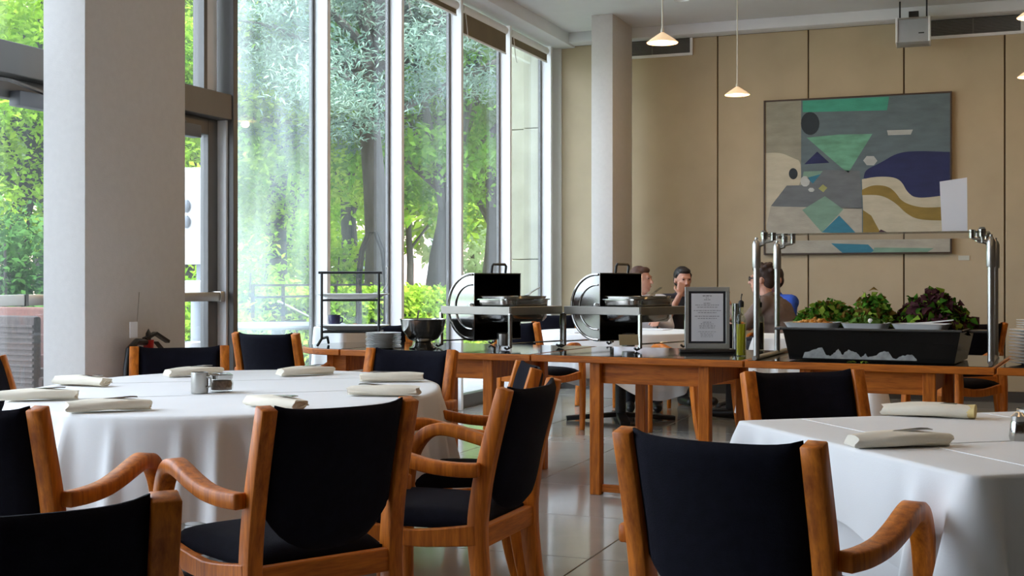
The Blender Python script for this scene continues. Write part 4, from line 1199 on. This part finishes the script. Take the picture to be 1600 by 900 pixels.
def heap(cx, cy, rx, ry, h, n, mats, label, seed, size):
    """dome of salad leaves heaped in a bowl at the back of the trough"""
    p = g.matrix_basis @ Vector((cx, cy, TH - .02))
    rd = random.Random(seed); cs = []
    for _ in range(500):
        a = rd.uniform(0, 2*PI); q_ = rd.random() ** .5
        z = .02 + h * max(0, (1 - q_ ** 1.7)) * rd.uniform(.55, 1.05) + h * .12 * math.sin(a * 3 + seed)*q_
        cs.append((rx*q_*math.cos(a), ry*q_*math.sin(a), max(.01, z)))
    r = empty('salad_bowl', p, g.rotation_euler.z); tag(r, label, 'salad')
    MB().loft([sup(rx*.7, ry*.7, -.06, 36, .6), sup(rx*.95, ry*.95, .0, 36, .6), sup(rx*1.0, ry*1.0, .022, 36, .6), sup(rx*.96, ry*.96, .022, 36, .6), sup(rx*.8, ry*.8, -.03, 36, .6)]).build('bowl', plain('dark_bowl', (.03, .03, .028), .4) if 'dark_bowl' not in MATS else MATS['dark_bowl'], r, smooth=True, angle=40)
    k = len(mats)
    for i, (mt, share) in enumerate(mats):
        o = leaf_obj('leaves', leaves_np(int(n * share), cs, (.012, .012, .010), size, .62, seed * 10 + i, flat=.2, curl=.8), mt, r); o['kind'] = 'stuff'
lg1 = leafmat('lettuce_green', (.03, .11, .012), (.10, .26, .03), .25, 18)
lg2 = leafmat('lettuce_bright', (.16, .30, .03), (.32, .42, .06), .3, 18)
lg3 = leafmat('lettuce_brown', (.12, .08, .02), (.26, .16, .04), .2, 18)
lg4 = leafmat('lettuce_purple', (.035, .012, .016), (.10, .04, .045), .2, 18)
heap(.155, .345, .175, .11, .13, 1100, [(lg1, .62), (lg2, .22), (lg3, .16)], 'tall heap of bright green lettuce behind the orange food', 3, .045)
heap(.385, .345, .12, .105, .175, 700, [(lg1, .4), (lg2, .35), (lg3, .25)], 'peaked heap of yellow green lettuce in the centre of the trough', 4, .045)
heap(.675, .345, .20, .11, .175, 1300, [(lg4, .60), (lg1, .30), (lg2, .10)], 'heap of dark red and green salad leaves beside the plate stack', 6, .055)
for k, (px, py) in enumerate(((1332, 566), (1352, 567))):
    tag(leaf_obj('lettuce_scrap', leaves_np(3, [(0, 0, .004)], (.012, .006, .001), .03, .5, 40 + k, flat=3), lg2, loc=bpx(px, py)), ['stray scrap of lettuce on the table edge below the trough', 'second stray lettuce scrap lying below the trough'][k], 'food')

# papers on the far round table
for k, (cx, z) in enumerate(((.90, 10.40), (1.18, 10.75), (.58, 10.18))):
    p = cw(cx, z, .743)
    tag(MB().box(-.11, .11, -.15, .15, 0, .004).build('paper_sheet', paper, loc=p, rz=.4 + k), ['white paper lying near the middle of the far round table', 'white paper toward the far rim of the round table', 'white paper toward the near rim of the far round table'][k], 'paper', 'papers on the far table')

# ================================================================== PEOPLE
def remesh(m, vox, name, mat, parent, smooth_it=6):
    me = m.mesh(name)
    o = bpy.data.objects.new(name, me); COL.objects.link(o)
    md = o.modifiers.new('r', 'REMESH'); md.mode = 'VOXEL'; md.voxel_size = vox; md.use_smooth_shade = True
    sm = o.modifiers.new('s', 'SMOOTH'); sm.iterations = smooth_it; sm.factor = .5
    dg = bpy.context.evaluated_depsgraph_get()
    me2 = bpy.data.meshes.new_from_object(o.evaluated_get(dg))
    bpy.data.objects.remove(o); bpy.data.meshes.remove(me)
    me2.name = name; me2.shade_smooth()
    me2.materials.clear(); me2.materials.append(mat)
    ob = bpy.data.objects.new(name, me2); COL.objects.link(ob); ob.parent = parent
    return ob
def hand(m, wrist, d, palm_n, s, curl=.5):
    """five fingers rooted in a palm; d: pointing direction, palm_n: out of the palm, s: +1 right hand"""
    d = Vector(d).normalized(); pn = Vector(palm_n); pn = (pn - d * pn.dot(d)).normalized(); sd = d.cross(pn) * s
    w = Vector(wrist)
    for k in (-1, -.33, .33, 1): m.cap(w + sd * .008 * k, w + d * .085 + sd * .028 * k, .016, .013, 8)
    for k, L in ((-1.05, .062), (-.36, .074), (.33, .078), (1.0, .068)):
        a = w + d * .088 + sd * .029 * k; b = a + (d * (1 - curl * .3) + pn * curl * .6).normalized() * L * .55; c = b + (d * (1 - curl) + pn * curl * 1.2).normalized() * L * .5
        m.cap(a, b, .0095, .009, 8); m.cap(b, c, .009, .0075, 8)
    a = w + d * .03 + sd * .03; b = a + (d * .6 + sd * .7 + pn * .3).normalized() * .04; c = b + (d * .9 + pn * .3).normalized() * .032
    m.cap(a, b, .012, .0105, 8); m.cap(b, c, .0105, .009, 8)
def person(cx, z, fx, fz, label, shirt, hair, lean, head_yaw, arms, head_pitch=0.0, short=True, glasses=False, hairtype='short', sleeve='short'):
    d = cd(fx, fz); p = cw(cx, z)
    r = empty('person', (p.x, p.y, 0), math.atan2(d.y, d.x) - PI / 2)
    tag(r, label, 'person')
    # joints, local: x right, y forward
    pel = Vector((0, 0, .60)); che = Vector((0, lean * .6, .86)); neb = Vector((0, lean, 1.01))
    sh = {s: Vector((s * .185, lean * .95, .965)) for s in (-1, 1)}
    hc = neb + Vector((0, .03 + lean * .15, .155))
    HR = Matrix.Rotation(head_yaw, 3, 'Z') @ Matrix.Rotation(head_pitch, 3, 'X')
    def H(x, y, z_): return hc + HR @ Vector((x, y, z_))
    b = MB()
    def torso(m, g_):
        m.ell(pel, (.165 + g_, .12 + g_, .10 + g_ * .5), 16, 10)
        m.cap(pel + Vector((0, 0, .02)), che, .135 + g_, .14 + g_, 16)
        m.cap(che + Vector((-.07, 0, .03)), che + Vector((.07, 0, .03)), .115 + g_, .115 + g_, 14)
        m.cap(sh[-1], sh[1], .062 + g_, .062 + g_, 12)
        m.cap(neb + Vector((0, -.01, -.06)), neb + Vector((0, 0, .0)), .085 + g_, .055 + g_, 12)
    torso(b, 0)
    b.cap(neb - Vector((0, 0, .03)), hc + Vector((0, -.015, -.06)), .056, .052, 12)
    # head: skull, face, jaw, nose, ears, brow
    b.ell(H(0, -.012, .025), (.076, .092, .092), 18, 12, HR); b.ell(H(0, .025, -.03), (.060, .066, .085), 16, 10, HR)
    b.ell(H(0, .052, -.088), (.036, .034, .028), 12, 8, HR)
    b.cap(H(0, .092, .010), H(0, .108, -.026), .009, .014, 8); b.cap(H(-.035, .080, .028), H(.035, .080, .028), .013, .013, 8)
    b.ell(H(0, .088, -.060), (.024, .012, .010), 10, 6, HR)
    for s in (-1, 1): b.ell(H(s * .077, -.006, -.006), (.011, .020, .031), 10, 8, HR)
    sl = MB(); torso(sl, .012)
    for s in (-1, 1):
        el, wr, hd_, pn, cu = arms[s]
        el = Vector(el); wr = Vector(wr)
        b.cap(sh[s], el, .050, .041, 12); b.cap(el, wr, .041, .027, 12)
        hand(b, wr, hd_, pn, s, cu)
        if sleeve == 'long': sl.cap(sh[s], el, .064, .053, 12); sl.cap(el, wr, .053, .038, 12)
        else: sl.cap(sh[s], sh[s].lerp(el, .72), .064, .058, 12)
        # legs
        hip = Vector((s * .09, 0, .592)); kn = Vector((s * .12, .43, .57)); an = Vector((s * .12, .45, .09))
        b.cap(hip, kn, .082, .058, 12); b.cap(kn, an, .056, .038, 12); b.cap(an + Vector((0, -.02, -.04)), an + Vector((0, .16, -.055)), .042, .032, 10)
    sl.v = [(v[0], v[1], v[2]) for v in sl.v]
    body = remesh(b, .007, 'body', skin_m, r, 4)
    shirt_o = remesh(sl, .011, 'shirt', shirt, r, 5)
    tro_ = MB()
    tro_.ell(pel - Vector((0, 0, .005)), (.178, .132, .10), 14, 8)
    for s in (-1, 1):
        hip = Vector((s * .09, 0, .592)); kn = Vector((s * .12, .43, .57)); an = Vector((s * .12, .45, .09))
        tro_.cap(hip, kn, .094, .070, 12); tro_.cap(kn, an, .067, .052, 12)
    remesh(tro_, .013, 'trousers', cl_trous, r, 4)
    for s in (-1, 1):
        an = Vector((s * .12, .45, .09))
        shoe = MB().cap(an + Vector((0, -.02, -.04)), an + Vector((0, .16, -.05)), .049, .039, 12)
        shoe.v = [(v[0], v[1], max(v[2], .002)) for v in shoe.v]
        shoe.build('shoe', blackm, r, smooth=True)
    hm = MB()
    hm.ell(H(0, -.026, .045), (.083, .090, .088), 16, 12, HR); hm.ell(H(0, -.055, -.005), (.076, .060, .075), 14, 10, HR)
    hm.ell(H(0, .025, .088), (.062, .058, .034), 12, 8, HR)
    for s in (-1, 1): hm.cap(H(s * .072, .012, .05), H(s * .072, .0, .012), .014, .010, 8)
    if hairtype == 'tousled':
        rq = random.Random(5)
        for k in range(16):
            a = rq.uniform(0, 6.28); e = rq.uniform(.2, 1.2)
            hm.ell(H(.07*math.cos(a)*math.cos(e), -.03 + .085*math.sin(a)*math.cos(e), .05 + .09*math.sin(e)), (.026, .026, .022), 8, 6)
    remesh(hm, .007, 'hair', hair, r, 3)
    for s in (-1, 1):
        MB().ell(H(s * .031, .084, .012), (.011, .006, .006), 10, 6, HR).build('eye', blackm, r, smooth=True)
    if glasses:
        for s in (-1, 1):
            MB().tube([H(s*.034 + .024*math.cos(a), .100, .010 + .017*math.sin(a)) for a in [2*PI*k/14 for k in range(14)]], .0035, 6, closed=True).build('glasses_rim', black_pl, r, smooth=True)
            MB().tube([H(s*.058, .098, .014), H(s*.080, .03, .016), H(s*.082, -.02, .006)], .0035, 6).build('glasses_arm', black_pl, r, smooth=True)
    return r
def rest(s, y=.36, z=.79): return ((s * .25, .14, .74), (s * .13, y, z), (-s * .25, .95, -.05), (0, 0, -1), .35)
person(1.19, 11.72, -.05, -1.0, 'person with short auburn hair in a white shirt looking across the table', cl_white, hair_r, .06, 1.15, {-1: rest(-1), 1: rest(1)}, sleeve='long')
person(1.575, 12.28, .30, -.95, 'person with dark hair in a charcoal shirt holding a hand to the face', cl_char, hair_b, .14, -.05,
       {1: ((.24, .30, .755), (.10, .33, 1.02), (-.35, -.25, .95), (-.2, -1, 0), .6), -1: rest(-1, .42)}, head_pitch=-.10)
person(2.30, 10.55, -.86, .50, 'person with dark tousled hair and glasses in a taupe sweater leaning on the table', cl_brown, hair_d, .17, .12,
       {-1: ((-.25, .30, .79), (-.10, .46, .93), (.1, .5, .85), (0, -1, .2), .6), 1: ((.26, .32, .78), (.12, .52, .82), (-.3, .9, .1), (0, 0, -1), .5)}, glasses=True, hairtype='tousled', sleeve='long')
person(2.42, 11.45, -.70, -.45, 'person in a blue shirt mostly hidden behind the one in the taupe sweater', cl_blue, hair_d, .05, .2, {-1: rest(-1), 1: rest(1)}, sleeve='short')
# their chairs, each seat under its sitter
def seat_for(cx, z, dx, dz, label):
    n = math.hypot(dx, dz); dx /= n; dz /= n
    chair(cx - .33 * dx, z - .33 * dz, dx, dz, label)
seat_for(1.19, 11.72, -.05, -1.0, 'oak armchair carrying the person in the white shirt')
seat_for(1.575, 12.28, .30, -.95, 'oak armchair carrying the person in the charcoal shirt')
seat_for(2.30, 10.55, -.86, .50, 'oak armchair carrying the person in the taupe sweater')
seat_for(2.42, 11.45, -.70, -.45, 'oak armchair carrying the person in the blue shirt')

# ================================================================== OUTSIDE
struct(MB().box(-24, XG - .05, -12, 40, -.14, -.02).build('terrace', paving), 'pale terrace paving outside')
struct(MB().box(-90, -24, -60, 90, -.16, -.03).build('lawn', lawn), 'lawn beyond the terrace')
# stone wing wall beyond the last window, with a joint
ww = struct(empty('wall_outside', (-4.72, 12.6, 0)), 'pale stone wing wall outside the last window')
for k, (z0, z1) in enumerate(((0, 1.385), (1.395, 2.8), (2.81, 4.6))):
    MB().box(-.38, -.12, .30, .80, z0, z1).build('stone_block', stone, ww, bevel=.004, seg=1)
    MB().box(-.115, .06, .22, .80, z0, z1).build('stone_block', stone, ww, bevel=.004, seg=1)

lf_bright = leafmat('leaf_bright', (.17, .36, .025), (.42, .58, .07), .45)
lf_mid = leafmat('leaf_mid', (.06, .21, .02), (.22, .44, .045), .45)
lf_cedar = leafmat('needle_blue', (.10, .19, .15), (.30, .42, .33), .3)
lf_dark = leafmat('leaf_dark', (.025, .085, .02), (.09, .19, .05), .35)
lf_pale = leafmat('leaf_pale', (.28, .42, .16), (.50, .60, .30), .45)
def tree(name, px, z, trunk_h, trunk_r, ch, cr, crz, nl, leaf, mat, label, seed, lean=(0, 0), nb=16, cedar=False, low=None):
    p = pxz(px, z, -.03)
    r = empty(name, p); tag(r, label, 'tree', 'trees outside the windows')
    rg_ = np.random.default_rng(seed); rd = random.Random(seed)
    top = Vector((lean[0], lean[1], trunk_h))
    m = MB(); n = 8
    m.tube([Vector((0, 0, 0)).lerp(top, k / n) + Vector((.06*math.sin(k*1.3 + seed), .06*math.cos(k*1.1), 0)) for k in range(n + 1)], [trunk_r * (1.25 - .7 * k / n) for k in range(n + 1)], 12)
    m.build('trunk', bark, r, smooth=True)
    cs = []; br = MB()
    for k in range(nb):
        a = 2 * PI * k / nb + rd.uniform(-.3, .3); t = rd.uniform(.45, 1)
        s0 = top * t
        if cedar:
            e = Vector((cr*rd.uniform(.5, 1)*math.cos(a), cr*rd.uniform(.5, 1)*math.sin(a), s0.z + rd.uniform(.1, 1.6)))
        else:
            rr_ = rd.uniform(.45, .95)
            e = Vector((cr*rr_*math.cos(a), cr*rr_*math.sin(a), ch + crz*rd.uniform(-.7, .8)))
        mid = s0.lerp(e, .5) + Vector((rd.uniform(-.2, .2), rd.uniform(-.2, .2), rd.uniform(0, .35)))
        pts = [s0, s0.lerp(mid, .6), mid, mid.lerp(e, .6) + Vector((0, 0, .08)), e]
        br.tube(pts, [trunk_r*.42, trunk_r*.34, trunk_r*.25, trunk_r*.16, trunk_r*.07], 7)
        for q_ in range(10 if cedar else 5):
            u = rd.uniform(.25, 1.0); b0 = s0.lerp(e, u)
            cs.append(tuple(b0 + Vector((rd.gauss(0, .30), rd.gauss(0, .30), rd.gauss(-.12 if cedar else 0, .12 if cedar else .3)))))
    br.build('branches', bark, r, smooth=True)['kind'] = 'stuff'
    if not cedar:
        for k in range(int(60 * cr)):
            v = rg_.normal(0, 1, 3); v /= np.linalg.norm(v); q_ = rg_.uniform(.35, 1) ** .5
            c = (v[0]*cr*q_, v[1]*cr*q_, ch + v[2]*crz*q_)
            if low is None or c[2] > low: cs.append(c)
    V = leaves_np(nl, cs, (.22, .22, .14) if not cedar else (.26, .26, .09), leaf, .55 if not cedar else .22, seed, droop=.5 if cedar else .2, flat=.5)
    o = leaf_obj('foliage', V, mat, r); o['kind'] = 'stuff'
    return r
tree('cedar_tree', 592, 17.5, 6.5, .16, 5, 4.6, 2, 62000, .105, lf_cedar, 'spreading blue green cedar with a dark trunk behind the tiered stand', 11, (-.3, .2), 34, True)
tree('cedar_tree', 420, 21, 7, .16, 5, 4.0, 2, 40000, .115, lf_cedar, 'paler cedar seen through the hazy window beside the door', 13, (.5, .2), 26, True)
tree('broadleaf_tree', 686, 20.5, 4.2, .19, 5.6, 3.1, 3.1, 44000, .125, lf_mid, 'thick trunked green tree behind the third and fourth windows', 21, (.2, 0), 14, low=2.7)
tree('broadleaf_tree', 770, 25, 4.6, .18, 5.2, 2.8, 3.2, 26000, .14, lf_mid, 'green tree behind the window with the half drawn blind', 22, (0, 0), 12, low=2.4)
tree('broadleaf_tree', 545, 24, 4.6, .16, 5.6, 2.5, 3.0, 24000, .13, lf_bright, 'bright green tree rising behind the cedar', 23, (0, 0), 12)
tree('broadleaf_tree', 440, 29, 4.4, .16, 4.0, 3.0, 2.6, 22000, .15, lf_bright, 'light green tree low behind the hazy window', 24, (.4, 0), 12)
tree('broadleaf_tree', 20, 15.5, 4.0, .14, 3.9, 2.5, 2.5, 52000, .095, lf_bright, 'sunlit bright tree seen through the far glass door', 25, (.3, .1), 14)
tree('broadleaf_tree', 75, 20, 4.6, .16, 5.0, 2.8, 3.4, 26000, .13, lf_pale, 'pale sunlit tree beside the thick column', 26, (0, 0), 12)
tree('broadleaf_tree', 308, 19, 4.4, .14, 4.6, 2.3, 3.2, 26000, .12, lf_bright, 'bright tree seen through the door beside the hazy window', 27, (0, 0), 12)
for k, (px, z, h) in enumerate(((350, 34, 5), (500, 38, 6), (640, 36, 6.5), (740, 40, 6), (840, 38, 6))):
    tree('broadleaf_tree', px, z, 4.5, .10, h, 4.4, 4.4, 9000, .34, lf_pale if k % 2 else lf_bright, ['distant tree behind the door glass', 'distant tree between cedar and hazy window', 'distant tree behind the thick trunked tree', 'distant tree behind the half drawn blind', 'distant tree nearest the stone wing wall'][k], 40 + k, (0, 0), 10)
def shrub(px, z, rx, ry, h, n, leaf, mat, label, seed):
    p = pxz(px, z, -.03); rg_ = np.random.default_rng(seed)
    v = rg_.normal(0, 1, (300, 3)); v /= np.linalg.norm(v, axis=1)[:, None]; v[:, 2] = np.abs(v[:, 2])
    q_ = rg_.uniform(.5, 1, 300)[:, None]
    cs = v * q_ * np.array([rx, ry, h])
    r = empty('shrub', p, YAW); tag(r, label, 'shrub', 'shrubs outside the windows')
    leaf_obj('foliage', leaves_np(n, cs, (.12, .12, .1), leaf, .55, seed, flat=.4), mat, r)['kind'] = 'stuff'
    st = MB()
    for k in range(5):
        a = k * 1.256; st.tube([(0, 0, 0), (rx*.3*math.cos(a), ry*.3*math.sin(a), h*.45), (rx*.5*math.cos(a), ry*.5*math.sin(a), h*.8)], [.03, .02, .01], 6)
    st.build('stems', bark, r)
shrub(10, 12.0, 1.4, 1.2, 1.9, 16000, .08, lf_dark, 'dark glossy shrub behind the far glass door', 61)
shrub(385, 15.0, .9, .9, 1.6, 4500, .10, lf_bright, 'lime green shrub at the foot of the hazy window', 62)
shrub(300, 12.0, .7, .7, 1.3, 3500, .09, lf_bright, 'bright shrub behind the door push bar', 63)
shrub(520, 22.0, 1.1, .9, 2.0, 4500, .13, lf_bright, 'lime shrub behind the tiered stand', 64)
shrub(765, 27.0, 1.6, .9, 2.2, 4500, .15, lf_pale, 'pale lime shrub below the half drawn blind', 65)
shrub(460, 25.0, 2.2, .9, 2.4, 6000, .15, lf_bright, 'wide lime shrub behind the iron railing', 66)
# clipped hedges (boxes of leaves)
def hedge(px0_, z0, px1_, z1, h, w, n, label, seed):
    a = pxz(px0_, z0, -.03); b = pxz(px1_, z1, -.03); L = (b - a).length; d = (b - a).normalized()
    r = empty('hedge', (a + b) / 2, math.atan2(d.y, d.x)); tag(r, label, 'hedge', 'clipped hedges outside')
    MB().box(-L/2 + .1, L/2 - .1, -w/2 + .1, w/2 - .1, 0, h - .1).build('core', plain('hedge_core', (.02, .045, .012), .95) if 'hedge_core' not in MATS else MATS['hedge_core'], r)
    rg_ = np.random.default_rng(seed); u = rg_.uniform(-.5, .5, (1500, 3)) * np.array([L, w, h]) + np.array([0, 0, h / 2])
    f_ = rg_.integers(0, 3, 1500)
    u[f_ == 0, 2] = h; u[f_ == 1, 1] = -w/2; u[f_ == 2, 1] = w/2
    leaf_obj('foliage', leaves_np(n, u, (.06, .05, .05), .085, .6, seed, flat=.3), lf_bright, r)['kind'] = 'stuff'
hedge(420, 15, 555, 16.8, 1.0, .9, 9000, 'clipped hedge behind the iron railing', 71)
hedge(560, 16.5, 800, 19.5, 1.0, .9, 14000, 'clipped hedge in front of the thick trunked tree', 72)
hedge(-40, 14.5, 330, 13.0, .78, .9, 9000, 'low clipped hedge behind the wicker chair', 73)
# iron railing
a = pxz(395, 13.5, -.02); b = pxz(625, 17.5, -.02); d = (b - a); L = d.length; d.normalize()
r = empty('iron_railing', a, math.atan2(d.y, d.x)); tag(r, 'dark iron railing in front of the hedge outside', 'railing')
for z in (1.13, 1.0, .72): MB().box(0, L, -.012, .012, z - .012, z + .012).build('rail', iron, r)
for k in range(7): MB().box(L*k/6 - .015, L*k/6 + .015, -.015, .015, 0, 1.14).build('post', iron, r)
MB().tube([(L*.14, 0, .95), (L*.38, 0, .70)], .015, 8).build('brace', steel_b, r)
# garden arch
p = pxz(580, 15.5, -.02); r = empty('garden_arch', p, YAW); tag(r, 'thin iron garden arch overgrown with vines in front of the cedar', 'arch')
for y in (0, .3):
    MB().tube([(-.17, y, 0), (-.17, y, 1.2), (-.13, y, 1.55), (-.04, y, 1.78), (.04, y, 1.78), (.13, y, 1.55), (.17, y, 1.2), (.17, y, 0)], .02, 8).build('hoop', iron, r, smooth=True)
for k in range(5): MB().tube([(-.17, 0, .3 + .3*k), (-.17, .3, .3 + .3*k)], .01, 6).build('rung', iron, r)
# building across the garden
bd = pxz(470, 52, 0); r = empty('brick_building', bd, YAW + .12); tag(r, 'pale pink brick building far behind the garden trees', 'building')
BWd, BHt = 40, 17
MB().box(-BWd/2, BWd/2, 0, 10, -.1, BHt).build('walls', brick, r)
MB().box(-BWd/2 - .3, BWd/2 + .3, -.3, 10.3, BHt, BHt + .5).build('roof', plaster, r)
wfm = MB(); wfm.box(-.75, .75, -.08, .05, 0, .1); wfm.box(-.75, .75, -.08, .05, 1.9, 2.0); wfm.box(-.75, -.65, -.08, .05, .1, 1.9); wfm.box(.65, .75, -.08, .05, .1, 1.9); wfm.box(-.03, .03, -.06, .05, .1, 1.9)
wfme = wfm.mesh('window'); wfme.materials.append(white_fr)
wp = MB().box(-.65, .65, -.03, -.01, .1, 1.9).mesh('pane'); wp.materials.append(plain('far_window_glass', (.25, .30, .34), .1))
for i in range(10):
    for j in range(4):
        w_ = mk('window', wfme, white_fr, r, (-BWd/2 + 2.5 + i * 3.9, 0, 1.2 + j * 3.9))
        mk('pane', wp, MATS['far_window_glass'], w_)

# terrace furniture
def wicker_chair(px, z, fx, fz, mat, label):
    d = cd(fx, fz); p = pxz(px, z, -.02)
    r = empty('wicker_chair', p, math.atan2(d.y, d.x) - PI / 2); tag(r, label, 'chair', 'wicker chairs on the terrace')
    MB().box(-.30, .30, -.27, .30, .36, .43).build('seat', mat, r, bevel=.02)
    bk = MB().box(-.30, .30, -.33, -.27, .10, .98).build('backrest', mat, r, bevel=.02)
    st = MB().box(-.297, .297, -.337, -.327, 0, .016).mesh('weave_strip', bevel=.003, seg=1); st.materials.append(mat)
    for k in range(26): mk('weave_strip', st, mat, bk, (0, 0, .14 + k * .031))
    for s in (-1, 1): MB().box(s*.30 - .03, s*.30 + .03, -.30, .30, .10, .64).build('arm', mat, r, bevel=.015)
    for sx in (-1, 1):
        for sy in (-.28, .26): MB().box(sx*.28 - .02, sx*.28 + .02, sy - .02, sy + .02, 0, .12).build('leg', mat, r)
wicker_chair(64, 7.4, .45, .9, wicker, 'brown wicker terrace chair seen through the far glass door')
wicker_chair(-10, 9.2, -.4, -.9, wickr, 'reddish wicker terrace chair farther out on the terrace')
p = pxz(432, 10.2, -.02); r = empty('terrace_table', p); tag(r, 'round grey terrace table outside the hazy window', 'table')
MB().lathe([(0, .80), (.55, .80), (.56, .815), (.55, .83), (0, .83)], 40).build('tabletop', greyp, r, smooth=True)
MB().lathe([(.04, .02), (.04, .80)], 14).build('pedestal', greyp, r); MB().lathe([(.28, 0), (.28, .02), (.05, .04)], 24).build('base', greyp, r)
p = pxz(312, 9.6, -.02); r = empty('white_sculpture', p, YAW); tag(r, 'tall white garden sculpture of stacked slab and drum behind the door', 'sculpture')
MB().lathe([(.20, 0), (.18, .06), (.07, .10), (.065, 1.05), (0, 1.05)], 24).build('stem', greyp, r, smooth=True)
MB().lathe([(0, 1.05), (.11, 1.05), (.115, 1.06), (.115, 1.17), (.10, 1.18), (0, 1.18)], 24).build('drum', whitep, r, smooth=True)
MB().box(-.22, .10, -.05, .05, 1.30, 2.03).build('slab', whitep, r, bevel=.01)
MB().box(-.02, .02, -.02, .02, 1.17, 1.32).build('pin', greyp, r)
for z in (1.74, 1.62): MB().ell((-.09, -.055, z), (.035, .02, .05), 14, 8).build('knob', greyp, r, smooth=True)
p = pxz(296, 8.6, -.02); r = empty('white_planter', p); tag(r, 'rounded white planter on the terrace behind the door', 'planter')
MB().lathe([(0, 0), (.14, 0), (.20, .12), (.22, .35), (.18, .60), (.12, .76), (.10, .76), (.15, .58), (0, .50)], 28).build('shell', whitep, r, smooth=True)
